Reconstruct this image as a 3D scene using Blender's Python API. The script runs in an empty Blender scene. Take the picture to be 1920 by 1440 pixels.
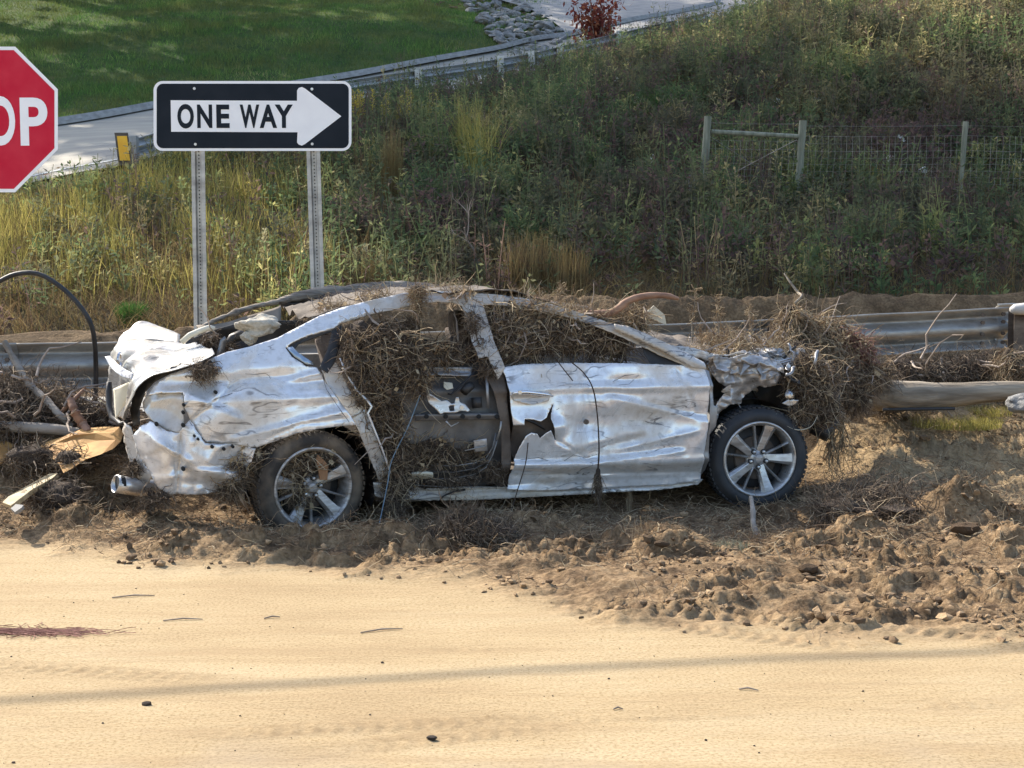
import bpy, bmesh, math, random
import numpy as np
from mathutils import Vector, Matrix, noise as mnoise
from mathutils.geometry import delaunay_2d_cdt

scene = bpy.context.scene
rng = np.random.default_rng(11)
random.seed(11)

# ------------------------------------------------------------------ camera
FPX, H0, YH = 2945.0, 1.70, 450.0
PITCH = math.atan((720 - YH) / FPX)
cam_d = bpy.data.cameras.new('camera')
cam_d.sensor_width = 36.0
cam_d.lens = 36.0 * FPX / 1920.0
cam_d.clip_start = 0.1
cam_d.clip_end = 2000.0
cam = bpy.data.objects.new('camera', cam_d)
scene.collection.objects.link(cam)
cam.location = (0, 0, H0)
cam.rotation_euler = (math.radians(90) - PITCH, 0, 0)
scene.camera = cam

# ------------------------------------------------------------------ sky and sun
SUN_AZ, SUN_EL = -46.0, 40.0      # azimuth from +Y towards +X, degrees
world = bpy.data.worlds.new('World')
scene.world = world
world.use_nodes = True
wn, wl = world.node_tree.nodes, world.node_tree.links
sky = wn.new('ShaderNodeTexSky')
sky.sky_type = 'NISHITA'
sky.sun_disc = False
sky.sun_elevation = math.radians(SUN_EL)
sky.sun_rotation = math.radians(SUN_AZ)
sky.dust_density = 2.0
wl.new(sky.outputs[0], wn['Background'].inputs[0])
wn['Background'].inputs[1].default_value = 0.135
sun_d = bpy.data.lights.new('sun', 'SUN')
sun_d.energy = 3.7
sun_d.angle = math.radians(0.55)
sun_d.color = (1.0, 0.92, 0.80)
sun = bpy.data.objects.new('sun', sun_d)
scene.collection.objects.link(sun)
_a, _e = math.radians(SUN_AZ), math.radians(SUN_EL)
SUNV = Vector((math.sin(_a) * math.cos(_e), math.cos(_a) * math.cos(_e), math.sin(_e)))
sun.rotation_euler = SUNV.to_track_quat('Z', 'Y').to_euler()
vs = scene.view_settings
vs.view_transform = 'Standard'
vs.look = 'None'
vs.exposure = 1.35
vs.gamma = 1.0
vs.use_curve_mapping = False

# ------------------------------------------------------------------ helpers
def ray(px, py):
    cx, cy = (px - 960.0) / FPX, (720.0 - py) / FPX
    c, s = math.cos(PITCH), math.sin(PITCH)
    return np.array([cx, c + s * cy, -s + c * cy])

def at(px, py, D):
    """world point seen at photograph pixel (px,py) standing at distance y=D"""
    r = ray(px, py)
    t = D / r[1]
    return np.array([r[0] * t, D, H0 + r[2] * t])

def col():
    return scene.collection

def tagit(o, label=None, cat=None, group=None, kind=None):
    if label: o['label'] = label
    if cat: o['category'] = cat
    if group: o['group'] = group
    if kind: o['kind'] = kind
    return o

def empty(name, loc, label, cat, group=None, rotz=0.0):
    o = bpy.data.objects.new(name, None)
    col().objects.link(o)
    o.location = loc
    o.rotation_euler = (0, 0, rotz)
    o.empty_display_size = 0.2
    return tagit(o, label, cat, group)

def mesh_np(name, V, F, mat=None, parent=None, smooth=True, rnd=None, extra=None):
    """V (n,3); F (m,3) or (m,4) array or list of faces"""
    me = bpy.data.meshes.new(name)
    V = np.asarray(V, dtype=np.float32)
    if isinstance(F, np.ndarray):
        k = F.shape[1]
        me.vertices.add(len(V))
        me.vertices.foreach_set('co', V.ravel())
        me.loops.add(F.size)
        me.loops.foreach_set('vertex_index', F.astype(np.int32).ravel())
        me.polygons.add(len(F))
        me.polygons.foreach_set('loop_start', np.arange(0, F.size, k, dtype=np.int32))
        me.polygons.foreach_set('loop_total', np.full(len(F), k, dtype=np.int32))
        me.update(calc_edges=True)
    else:
        me.from_pydata([tuple(map(float, v)) for v in V], [], [tuple(int(i) for i in f) for f in F])
    if rnd is not None:
        at_ = me.attributes.new('rnd', 'FLOAT', 'POINT')
        at_.data.foreach_set('value', np.asarray(rnd, dtype=np.float32))
    if extra:
        for k_, a_ in extra.items():
            at_ = me.attributes.new(k_, 'FLOAT', 'POINT')
            at_.data.foreach_set('value', np.asarray(a_, dtype=np.float32))
    me.polygons.foreach_set('use_smooth', np.full(len(me.polygons), smooth))
    if mat: me.materials.append(mat)
    me.update()
    o = bpy.data.objects.new(name, me)
    col().objects.link(o)
    if parent is not None: o.parent = parent
    return o

class MB:
    """collects simple solids into one mesh"""
    def __init__(s): s.v, s.f = [], []
    def add(s, vs_, fs_):
        n = len(s.v)
        s.v += [tuple(map(float, v)) for v in vs_]
        s.f += [tuple(n + i for i in f) for f in fs_]
        return s
    def box(s, c, sz, rz=0.0, M=None):
        x, y, z = sz[0] / 2, sz[1] / 2, sz[2] / 2
        vs_ = [Vector((a, b, d)) for d in (-z, z) for b in (-y, y) for a in (-x, x)]
        R = M if M is not None else Matrix.Rotation(rz, 3, 'Z')
        vs_ = [R @ v + Vector(c) for v in vs_]
        return s.add(vs_, [(0, 2, 3, 1), (4, 5, 7, 6), (0, 1, 5, 4), (2, 6, 7, 3), (0, 4, 6, 2), (1, 3, 7, 5)])
    def tube(s, pts, rad, n=6, cap=True, squash=1.0):
        pts = [Vector(p) for p in pts]
        if not hasattr(rad, '__len__'): rad = [rad] * len(pts)
        vs_, fs_ = [], []
        up = Vector((0.13, 0.21, 1.0)).normalized()
        prev = None
        for i, p in enumerate(pts):
            t = (pts[min(i + 1, len(pts) - 1)] - pts[max(i - 1, 0)])
            t = t.normalized() if t.length > 1e-9 else Vector((1, 0, 0))
            if prev is None:
                a = t.cross(up)
                if a.length < 1e-3: a = t.cross(Vector((1, 0, 0)))
            else:
                a = prev - t * prev.dot(t)
            a.normalize(); prev = a
            b = t.cross(a)
            for k in range(n):
                th = 2 * math.pi * k / n
                vs_.append(p + (a * math.cos(th) + b * math.sin(th) * squash) * rad[i])
        for i in range(len(pts) - 1):
            for k in range(n):
                k2 = (k + 1) % n
                fs_.append((i * n + k, i * n + k2, (i + 1) * n + k2, (i + 1) * n + k))
        if cap:
            fs_.append(tuple(range(n - 1, -1, -1)))
            m = (len(pts) - 1) * n
            fs_.append(tuple(range(m, m + n)))
        return s.add(vs_, fs_)
    def prism(s, poly, d):
        """poly: list of 3D points (planar), extruded by vector d"""
        n = len(poly); d = Vector(d)
        vs_ = [Vector(p) for p in poly] + [Vector(p) + d for p in poly]
        fs_ = [tuple(range(n)), tuple(range(2 * n - 1, n - 1, -1))]
        fs_ += [(i, i + n, (i + 1) % n + n, (i + 1) % n) for i in range(n)]
        return s.add(vs_, fs_)
    def build(s, name, mat, parent=None, smooth=False):
        return mesh_np(name, np.array(s.v), s.f, mat, parent, smooth)

def mod_bevel(o, w=0.004, seg=2):
    m = o.modifiers.new('bevel', 'BEVEL'); m.width = w; m.segments = seg; m.limit_method = 'ANGLE'
    return o
def mod_solid(o, t=0.004, off=0):
    m = o.modifiers.new('thickness', 'SOLIDIFY'); m.thickness = t; m.offset = off
    return o
def smooth_angle(o, deg=35):
    me = o.data
    for p in me.polygons: p.use_smooth = True
    try: me.set_sharp_from_angle(angle=math.radians(deg))
    except Exception: pass
    return o

# ---- numpy gradient noise
_perm = np.random.default_rng(5).permutation(256)
_perm = np.concatenate([_perm, _perm, _perm])
_ang = np.random.default_rng(6).random(256) * 2 * math.pi
_gx, _gy = np.cos(_ang), np.sin(_ang)
def pn(x, y, seed=0):
    x = np.asarray(x, dtype=float) + seed * 17.31; y = np.asarray(y, dtype=float) - seed * 9.77
    xi, yi = np.floor(x).astype(int), np.floor(y).astype(int)
    xf, yf = x - xi, y - yi
    u, v = xf**3 * (xf * (xf * 6 - 15) + 10), yf**3 * (yf * (yf * 6 - 15) + 10)
    def g(ix, iy, dx, dy):
        h = _perm[_perm[ix & 255] + (iy & 255)]
        return _gx[h] * dx + _gy[h] * dy
    a = g(xi, yi, xf, yf); b = g(xi + 1, yi, xf - 1, yf)
    c = g(xi, yi + 1, xf, yf - 1); d = g(xi + 1, yi + 1, xf - 1, yf - 1)
    return (a + u * (b - a)) * (1 - v) + (c + u * (d - c)) * v
def fbm(x, y, oct_=4, seed=0, gain=0.5, ridged=False):
    s = 0; amp = 1.0; f = 1.0
    for o_ in range(oct_):
        n = pn(x * f, y * f, seed + o_ * 3)
        if ridged: n = 0.35 - np.abs(n)
        s = s + n * amp; amp *= gain; f *= 2.03
    return s
def sst(a, b, x):
    t = np.clip((x - a) / (b - a), 0, 1)
    return t * t * (3 - 2 * t)
def inpoly(x, y, poly):
    x = np.asarray(x, dtype=float); y = np.asarray(y, dtype=float)
    c = np.zeros(x.shape, bool); n = len(poly)
    for i in range(n):
        x1, y1 = poly[i]; x2, y2 = poly[(i + 1) % n]
        if y1 == y2: continue
        m = ((y1 > y) != (y2 > y)) & (x < (x2 - x1) * (y - y1) / (y2 - y1) + x1)
        c ^= m
    return c

# ---- materials
def mat_new(name):
    m = bpy.data.materials.new(name); m.use_nodes = True
    return m, m.node_tree.nodes, m.node_tree.links, m.node_tree.nodes['Principled BSDF']
def set_in(b, k, v):
    if k in b.inputs: b.inputs[k].default_value = v
def ramp(n, l, fac, stops, interp='LINEAR'):
    r = n.new('ShaderNodeValToRGB'); cr = r.color_ramp; cr.interpolation = interp
    while len(cr.elements) < len(stops): cr.elements.new(0.5)
    for e, (p, c) in zip(cr.elements, stops):
        e.position = p; e.color = (c[0], c[1], c[2], 1)
    l.new(fac, r.inputs[0]); return r.outputs[0]
def noise_n(n, l, scale, detail=4, rough=0.55, vec=None, stretch=None, dist=0.0, obj=True):
    t = n.new('ShaderNodeTexNoise'); t.inputs['Scale'].default_value = scale
    t.inputs['Detail'].default_value = detail; t.inputs['Roughness'].default_value = rough
    t.inputs['Distortion'].default_value = dist
    if vec is None:
        tc = n.new('ShaderNodeTexCoord'); vec = tc.outputs['Object']
    if stretch:
        mp = n.new('ShaderNodeMapping'); mp.inputs['Scale'].default_value = stretch[:3]
        if len(stretch) > 3: mp.inputs['Rotation'].default_value = (0, stretch[3], stretch[4] if len(stretch) > 4 else 0)
        l.new(vec, mp.inputs[0]); vec = mp.outputs[0]
    l.new(vec, t.inputs['Vector'])
    return t.outputs[0]
def mixc(n, l, fac, a, b, mode='MIX'):
    m = n.new('ShaderNodeMix'); m.data_type = 'RGBA'; m.blend_type = mode
    if isinstance(fac, (int, float)): m.inputs[0].default_value = fac
    else: l.new(fac, m.inputs[0])
    for i, v in ((6, a), (7, b)):
        if isinstance(v, tuple): m.inputs[i].default_value = (*v[:3], 1)
        else: l.new(v, m.inputs[i])
    return m.outputs[2]
def bump(n, l, h, strength=0.3, dist=0.01, prev=None):
    b = n.new('ShaderNodeBump'); b.inputs['Strength'].default_value = strength
    b.inputs['Distance'].default_value = dist
    l.new(h, b.inputs['Height'])
    if prev is not None: l.new(prev, b.inputs['Normal'])
    return b.outputs[0]
def attr(n, name):
    a = n.new('ShaderNodeAttribute'); a.attribute_name = name
    return a.outputs['Fac']

def simple(name, c1, c2, scale=8, rough=0.8, metal=0.0, bmp=0.3, bscale=60, bdist=0.004, stretch=None, lo=0.35, hi=0.65, detail=5, spec=None):
    m, n, l, b = mat_new(name)
    f = noise_n(n, l, scale, detail, stretch=stretch)
    l.new(ramp(n, l, f, [(lo, c1), (hi, c2)]), b.inputs['Base Color'])
    b.inputs['Roughness'].default_value = rough; b.inputs['Metallic'].default_value = metal
    if spec is not None: set_in(b, 'Specular IOR Level', spec)
    if bmp: l.new(bump(n, l, noise_n(n, l, bscale, 4, stretch=stretch), bmp, bdist), b.inputs['Normal'])
    return m

def fibre_mat(name, stops, rough=0.85, trans=0.0, pos_scale=0.0, pos_cols=None):
    """colour picked per strand by the rnd attribute, shifted by where it grows"""
    m, n, l, b = mat_new(name)
    c = ramp(n, l, attr(n, 'rnd'), stops)
    if pos_scale:
        g = n.new('ShaderNodeNewGeometry')
        f = noise_n(n, l, pos_scale, 3, vec=g.outputs['Position'])
        f2 = ramp(n, l, f, [(0.42, (0, 0, 0)), (0.6, (1, 1, 1))])
        c = mixc(n, l, f2, c, mixc(n, l, 0.55, c, pos_cols))
    l.new(c, b.inputs['Base Color'])
    b.inputs['Roughness'].default_value = rough
    set_in(b, 'Specular IOR Level', 0.25)
    if trans > 0:
        t = n.new('ShaderNodeBsdfTranslucent'); l.new(c, t.inputs[0])
        mx = n.new('ShaderNodeMixShader'); mx.inputs[0].default_value = trans
        l.new(b.outputs[0], mx.inputs[1]); l.new(t.outputs[0], mx.inputs[2])
        l.new(mx.outputs[0], n['Material Output'].inputs[0])
    return m

# ---- strands
def ribbons(P, W, side, rnd):
    """P (N,K,3) centre lines, W (N,K) widths, side (N,3) width direction"""
    N, K, _ = P.shape
    s = side[:, None, :] * (W[:, :, None] * 0.5)
    V = np.stack([P - s, P + s], axis=2).reshape(-1, 3)
    base = (np.arange(N) * K * 2)[:, None]
    k = np.arange(K - 1)[None, :] * 2
    a = (base + k).ravel()
    F = np.stack([a, a + 1, a + 3, a + 2], 1)
    return V, F, np.repeat(rnd, K * 2)
def tubes3(P, W, rnd):
    """three-sided strands"""
    N, K, _ = P.shape
    T = np.empty_like(P); T[:, 1:-1] = P[:, 2:] - P[:, :-2]; T[:, 0] = P[:, 1] - P[:, 0]; T[:, -1] = P[:, -1] - P[:, -2]
    T /= np.linalg.norm(T, axis=2, keepdims=True) + 1e-9
    ref = np.where(np.abs(T[:, :, 2:3]) > 0.8, np.array([1.0, 0, 0]), np.array([0, 0, 1.0]))
    A = np.cross(T, ref); A /= np.linalg.norm(A, axis=2, keepdims=True) + 1e-9
    B = np.cross(T, A)
    V = np.stack([P + (A * math.cos(q) + B * math.sin(q)) * (W[:, :, None] * 0.5) for q in (0, 2.094, 4.189)], axis=2).reshape(-1, 3)
    base = (np.arange(N) * K * 3)[:, None]; k = np.arange(K - 1)[None, :] * 3
    a = (base + k).ravel()
    F = np.concatenate([np.stack([a + i, a + (i + 1) % 3, a + 3 + (i + 1) % 3, a + 3 + i], 1) for i in range(3)])
    return V, F, np.repeat(rnd, K * 3)
def join_np(parts):
    Vs, Fs, Rs, n = [], [], [], 0
    for V, F, R in parts:
        Vs.append(V); Fs.append(F + n); Rs.append(R); n += len(V)
    return np.concatenate(Vs), np.concatenate(Fs), np.concatenate(Rs)
def curly(starts, length, K=6, curl=0.5, bias=(0, 0, -0.3), r=rng, d0=None):
    """wandering strands from each start"""
    N = len(starts)
    d = r.normal(size=(N, 3)) if d0 is None else d0 + r.normal(size=(N, 3)) * 0.25
    d += np.array(bias); d /= np.linalg.norm(d, axis=1, keepdims=True)
    P = np.empty((N, K, 3)); P[:, 0] = starts
    L = np.asarray(length).reshape(-1, 1) / (K - 1)
    for k in range(1, K):
        P[:, k] = P[:, k - 1] + d * L
        d = d + r.normal(size=(N, 3)) * curl + np.array(bias) * 0.25
        d /= np.linalg.norm(d, axis=1, keepdims=True)
    return P
# ------------------------------------------------------------------ terrain
CTRL = [  # photograph pixel + distance of points on the far ground
 (-300,640,19),(0,610,19.4),(300,600,19.6),(700,560,20),(1200,553,20),(1700,548,20),(2200,540,20),
 (-300,520,22),(0,478,22),(400,440,22.8),(800,420,23.2),(1200,450,22.8),(1600,455,22.5),(1900,460,22.5),
 (-300,430,24.5),(-100,388,25.2),(0,366,25.6),(130,338,26.2),(290,303,27),(500,250,31),(700,200,34.5),(850,176,37),(1000,148,39),(1200,98,43.5),(1450,45,49.5),
 (800,300,27),(1100,280,28),(1320,365,25.2),(1520,362,25.2),(1800,368,25.2),(2100,372,25.2),
 (1200,200,31),(1500,200,30),(1800,210,29),(2100,220,29),(1500,60,36),(1750,60,33),(2000,70,32),(1650,-40,41),(1900,-80,38),(2200,-90,36),
 (-300,330,30),(-100,262,32),(110,240,33),(290,208,35),(480,180,39),(700,142,42),(930,100,45.5),(1060,74,49),
 (-300,120,42),(0,110,42),(300,100,43),(600,70,46),(850,50,48),(-300,0,52),(0,-5,52),(500,-5,55),(850,-8,57),
 (1000,22,54),(1200,4,60),(1400,-4,64),(1230,56,50),(1300,-60,75),(500,-120,70),(0,-120,70),(-500,-60,60),(1900,-160,60),(2300,-200,60)]
_c = np.array([at(*c) for c in CTRL])
def _tps(r2): return 0.5 * r2 * np.log(r2 + 1e-9)
_n = len(_c)
_K = _tps(((_c[:, None, :2] - _c[None, :, :2])**2).sum(2)) + np.eye(_n) * 0.3
_P = np.hstack([np.ones((_n, 1)), _c[:, :2]])
_A = np.block([[_K, _P], [_P.T, np.zeros((3, 3))]])
_w = np.linalg.solve(_A, np.concatenate([_c[:, 2], np.zeros(3)]))
def zfar(x, y):
    x = np.clip(np.asarray(x, float), -26, 26); y = np.clip(np.asarray(y, float), 17, 72)
    sh = x.shape; x = x.ravel(); y = y.ravel(); z = np.zeros(len(x))
    z = _w[_n] + _w[_n + 1] * x + _w[_n + 2] * y
    for i in range(_n):
        z += _w[i] * _tps((x - _c[i, 0])**2 + (y - _c[i, 1])**2)
    return np.clip(z, 0.2, 15).reshape(sh)

def y_rail(x): return 11.5 + x * 0.197
_bx = [(-400, 1040), (0, 1042), (150, 1050), (300, 1076), (600, 1086), (800, 1112), (1000, 1150), (1200, 1188), (1400, 1202), (1600, 1214), (1920, 1236), (2300, 1260)]
_bw = []
for X, Y in _bx:
    D = H0 * FPX / (Y - YH); _bw.append(((X - 960) / FPX * D, D))
_bwx, _bwy = np.array(_bw).T
def y_mud(x): return np.interp(x, _bwx, _bwy)

def pxw(X, Y, z=0.0):   # ground point at height z under a pixel
    D = (H0 - z) * FPX / (Y - YH)
    return ((X - 960) / FPX * D, D)
TRACKS = [pxw(X0, Y0) + pxw(X1, Y1) + (w_, l_) for X0, Y0, X1, Y1, w_, l_ in ((1200, 1180, 1660, 1238, .08, .075), (760, 1232, 980, 1228, .07, .08), (300, 1400, 1950, 1330, .07, .07), (-100, 1255, 500, 1300, .08, .075),
          (1000, 1150, 2000, 1215, .09, .08), (500, 1440, 1100, 1375, .08, .075))]
HEAPS = [  # pixel x, y of the heap's middle, height it starts at, radius x, radius y, height
 (60,905,.10,.42,.30,.22),(110,935,.02,.30,.22,.16),(20,960,.0,.5,.2,.08),(160,1005,0,.45,.2,.07),
 (330,1010,0,.35,.2,.12),(420,1045,0,.40,.18,.09),(500,1010,0,.25,.2,.10),(690,1000,0,.30,.2,.10),(640,1042,0,.35,.17,.10),(760,1040,0,.3,.18,.08),
 (880,985,0,.40,.22,.16),(960,1000,0,.3,.2,.10),(1010,1080,0,.4,.15,.05),
 (1240,1040,0,.30,.16,.13),(1290,1062,0,.35,.16,.08),(1120,1100,0,.3,.12,.05),(1400,1090,0,.45,.2,.07),
 (1640,1035,0,.42,.20,.14),(1800,1010,0,.40,.22,.26),(1880,1050,0,.3,.2,.12),(1750,1110,0,.4,.15,.06),(1560,950,0,.5,.35,.10),(1650,930,0,.5,.4,.10),
 (1900,1120,0,.3,.15,.08),(1190,1130,0,.25,.1,.07),(230,960,0,.3,.2,.07),(1480,1150,0,.5,.1,.04)]
_heaps = []
for X, Y, z0, rx, ry, h in HEAPS:
    hx, hy = pxw(X, Y, z0); _heaps.append((hx, hy, rx, ry, h))

def mudmask(x, y):
    e = y_mud(x) + pn(x * 1.3, y * 0.6, 3) * 0.35 + pn(x * 4, y * 3, 4) * 0.18
    return sst(-0.10, 0.45, y - e)
_rw, _fw = at(588, 915, 9.05), at(1425, 861, 9.85); _cu = (_fw - _rw)[:2] / np.linalg.norm((_fw - _rw)[:2])
def under_car(x, y):
    u = (x - _rw[0]) * _cu[0] + (y - _rw[1]) * _cu[1]; w = -(x - _rw[0]) * _cu[1] + (y - _rw[1]) * _cu[0]
    return sst(-1.1, -.5, u) * (1 - sst(3.5, 4.0, u)) * sst(-.42, -.12, w) * (1 - sst(1.4, 1.8, w))
def znear(x, y):
    x = np.asarray(x, float); y = np.asarray(y, float)
    m = mudmask(x, y); yr = y_rail(x)
    fade = 1 - sst(0.4, 1.1, y - yr)          # bumps end behind the rail
    m = m * fade
    z = 0.006 * pn(x * 0.8, y * 1.1, 1) * (y < 12)
    berm = sst(-1.9, -0.35, y - yr) * (1 - sst(0.3, 1.15, y - yr))
    z = z + berm * (0.44 + 0.06 * pn(x * 0.9, y * 0.9, 8))
    side = sst(2.0, 3.2, x) * sst(-4.2, -1.0, y - yr) * (1 - sst(-.8, 0, y - yr)) * .06
    z = z + side
    for hx, hy, rx, ry, h in _heaps:
        d2 = ((x - hx + 0.05 * pn(x * 6, y * 6, 20)) / rx)**2 + ((y - hy + 0.05 * pn(x * 6, y * 6, 21)) / ry)**2
        z = z + h * np.exp(-d2 * 1.6) * np.where(m > 0.02, 1, 0)
    uc = 1 - .8 * under_car(x, y); z = z * (1 - .55 * under_car(x, y)); m_h = m; m = m * uc
    big = fbm(x * 1.9, y * 2.6, 3, 30) * 0.10
    mod = .25 + .75 * sst(-.12, .28, fbm(x * .9, y * 1.5, 2, 44))
    mid = sst(-.05, .5, fbm(x * 4.2, y * 8.0, 4, 40, .68)) * 0.062 * mod
    fin = (sst(-.15, .35, fbm(x * 15, y * 19, 2, 50, .6)) * .012 + fbm(x * 30, y * 38, 1, 55) * .012) * (.35 + mod)
    furrow = (.3 - np.abs(pn(x * 1.1 + y * 1.2, y * 8 + x * .9, 60))) * 0.075 * (.35 + .65 * sst(0.0, 2.0, x)) * (1 - sst(8.2, 9.2, y))
    z = z + m * (0.02 + big * .45 + mid + fin + furrow)
    # tyre tracks pressed into the silt
    for (ax, ay, bx, by, wd, ln) in TRACKS:
        dx, dy = bx - ax, by - ay; L_ = math.hypot(dx, dy); dx /= L_; dy /= L_
        t_ = (x - ax) * dx + (y - ay) * dy; s_ = -(x - ax) * dy + (y - ay) * dx + .03 * pn(t_ * .7, t_ * 0, 62)
        k_ = sst(0, .4, t_) * (1 - sst(L_ - .4, L_, t_)) * (1 - sst(wd * .8, wd, np.abs(s_))) * (.35 + .65 * sst(-.1, .15, pn(t_ * 1.1, s_ * 2, 63)))
        z = z + k_ * (-.006 + .013 * np.sin(t_ * 6.283 / ln + np.abs(s_) * 40))
    # scraped ridge across the far road
    hl = np.interp(x, [-8, -5.5, -3, -1.5, 8], [0.60, 0.64, 0.72, 1.02, 1.13])
    yc = 18.0 + 0.15 * pn(x * 0.7, 0 * x, 70)
    rr = np.where(y < yc, np.exp(-(np.abs(y - yc) / 0.52)**2.4), np.exp(-((y - yc) / 0.7)**2))
    z = np.maximum(z, rr * (hl + 0.07 * fbm(x * 4, y * 4, 3, 72) + 0.03 * fbm(x * 11, y * 11, 3, 73, .6)))
    return z
def zground(x, y):
    x = np.asarray(x, float); y = np.asarray(y, float)
    t = sst(17.9, 18.9, y)
    zn = znear(x, y)
    out = zn.copy()
    m = y > 17.5
    if np.any(m):
        zf = zfar(x[m], y[m])
        zf = zf + 0.05 * fbm(x[m] * 0.8, y[m] * 0.8, 3, 80) * sst(18, 21, y[m])
        out[m] = zn[m] * (1 - t[m]) + zf * t[m]
    return out
def zg(x, y): return float(zground(np.array([x]), np.array([y]))[0])
def on_ground(px, py, d0=4.0, d1=90.0):
    r = ray(px, py); D = np.linspace(d0, d1, 4000)
    x = r[0] * D / r[1]; z = H0 + r[2] * D / r[1]
    g = zground(x, D); i = np.argmax(g >= z)
    if not (g >= z).any(): i = -1
    return np.array([x[i], D[i], g[i]])

def axis(segs):
    out = []
    for a, b, st in segs: out.append(np.arange(a, b, st))
    return np.concatenate(out + [[segs[-1][1]]])
gx = axis([(-400, -60, 40), (-60, -16, 4), (-16, -5, 0.5), (-5, -3.6, 0.1), (-3.6, 3.6, 0.018), (3.6, 5, 0.1), (5, 16, 0.5), (16, 60, 4), (60, 400, 40)])
gy = axis([(-200, -20, 30), (-20, 2, 2), (2, 4.3, 0.2), (4.3, 9.6, 0.0185), (9.6, 13, 0.04), (13, 17, 0.2), (17, 17.3, 0.06), (17.3, 18.7, 0.02), (18.7, 19, 0.06), (19, 60, 0.5), (60, 100, 5), (100, 700, 60)])
GX, GY = np.meshgrid(gx, gy)
GZ = zground(GX.ravel(), GY.ravel()).reshape(GX.shape)
nx_, ny_ = len(gx), len(gy)
idx = np.arange(nx_ * ny_).reshape(ny_, nx_)
Fg = np.stack([idx[:-1, :-1].ravel(), idx[:-1, 1:].ravel(), idx[1:, 1:].ravel(), idx[1:, :-1].ravel()], 1)
# masks carried as attributes: mud on the near ground, green turf far away
lawn_edge = np.array([at(*c)[:2] for c in [(-300,330,30),(-100,262,32),(110,240,33),(290,208,35),(480,180,39),(700,142,42),(930,100,45.5),(1060,74,49)]])
def lawn_mask(x, y):
    return sst(-0.3, 0.3, y - np.interp(x, lawn_edge[:, 0], lawn_edge[:, 1])) * (1 - sst(3.0, 4.0, x))
GM = mudmask(GX, GY)
GM = np.where(GY > 12.5, 1.0, GM) * (1 - .6 * sst(1.7, 2.5, GX) * sst(9.2, 10.0, GY) * (GY < 13))
GT = np.zeros(GX.shape)
for (ax, ay, bx, by, wd, ln) in TRACKS:
    dx, dy = bx - ax, by - ay; L_ = math.hypot(dx, dy); dx /= L_; dy /= L_
    t_ = (GX - ax) * dx + (GY - ay) * dy; s_ = -(GX - ax) * dy + (GY - ay) * dx + .03 * pn(t_ * .7, t_ * 0, 62)
    GT = np.maximum(GT, sst(-.2, .5, t_) * (1 - sst(L_ - .5, L_ + .2, t_)) * (1 - sst(wd * .7, wd * 1.3, np.abs(s_))) * (.3 + .7 * sst(-.15, .2, pn(t_ * 1.1, s_ * 2, 63))))
GL = lawn_mask(GX, GY)
GC = np.where((GY > 4) & (GY < 12.5), np.clip(fbm(GX * 7.5, GY * 9, 4, 40, .62) * 3 + .15, 0, 1), 1.0)
GW = np.maximum(sst(18.3, 19.1, GY), .42 * sst(16, 16.8, GY)) * (1 - GL)  # ridge borrows part of the weed tint, its sunlit face darkened in colour

m, n, l, b = mat_new('earth')
g = n.new('ShaderNodeNewGeometry'); pos = g.outputs['Position']
sandc = ramp(n, l, noise_n(n, l, 1.1, 6, .6, vec=pos, stretch=(0.6, 1.4, 1)), [(0.34, (0.30, 0.222, 0.125)), (0.5, (0.345, 0.262, 0.150)), (0.66, (0.375, 0.295, 0.178))])
grain = ramp(n, l, noise_n(n, l, 70, 3, .7, vec=pos), [(0.36, (0.72, 0.68, 0.60)), (0.50, (1.0, 1.0, 1.0)), (0.66, (1.14, 1.14, 1.14))])
sandc = mixc(n, l, 1.0, sandc, grain, 'MULTIPLY')
fleck = ramp(n, l, noise_n(n, l, 38, 4, .75, vec=pos, stretch=(.45, 1.1, 1)), [(0.62, (0, 0, 0)), (0.72, (.75, .75, .75))])
sandc = mixc(n, l, fleck, sandc, (0.17, 0.12, 0.07))
streak = ramp(n, l, noise_n(n, l, 2.6, 7, .7, vec=pos, stretch=(.22, 1.9, 1)), [(0.50, (0, 0, 0)), (0.66, (.55, .55, .55))])
sandc = mixc(n, l, streak, sandc, (0.27, 0.19, 0.105))
# worn grey patches where the asphalt shows through the silt, close to the viewer
sep = n.new('ShaderNodeSeparateXYZ'); l.new(pos, sep.inputs[0])
mr = n.new('ShaderNodeMapRange'); mr.inputs[1].default_value = 5.6; mr.inputs[2].default_value = 4.4
l.new(sep.outputs[1], mr.inputs[0])
gn = ramp(n, l, noise_n(n, l, 0.8, 4, .6, vec=pos), [(0.48, (0, 0, 0)), (0.64, (1, 1, 1))])
mm = n.new('ShaderNodeMath'); mm.operation = 'MULTIPLY'; l.new(mr.outputs[0], mm.inputs[0]); l.new(gn, mm.inputs[1])
m5 = n.new('ShaderNodeMath'); m5.operation = 'MULTIPLY'; m5.inputs[1].default_value = .6; l.new(mm.outputs[0], m5.inputs[0])
sandc = mixc(n, l, m5.outputs[0], sandc, (0.30, 0.265, 0.215))
tk = n.new('ShaderNodeMath'); tk.operation = 'MULTIPLY'; l.new(attr(n, 'track'), tk.inputs[0]); l.new(ramp(n, l, noise_n(n, l, 16, 5, .7, vec=pos, stretch=(.5, 1.4, 1)), [(.4, (.1, .1, .1)), (.62, (.75, .75, .75))]), tk.inputs[1])
sandc = mixc(n, l, tk.outputs[0], sandc, (0.22, 0.155, 0.085))
mudc = ramp(n, l, noise_n(n, l, 5.0, 6, .65, vec=pos), [(0.33, (0.10, 0.064, 0.036)), (0.48, (0.215, 0.142, 0.080)), (0.60, (0.37, 0.255, 0.145))])
mudc = mixc(n, l, attr(n, 'clod'), mixc(n, l, .40, mudc, (0.39, 0.27, 0.15)), mixc(n, l, .35, mudc, (0.12, 0.078, 0.045)))
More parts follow.
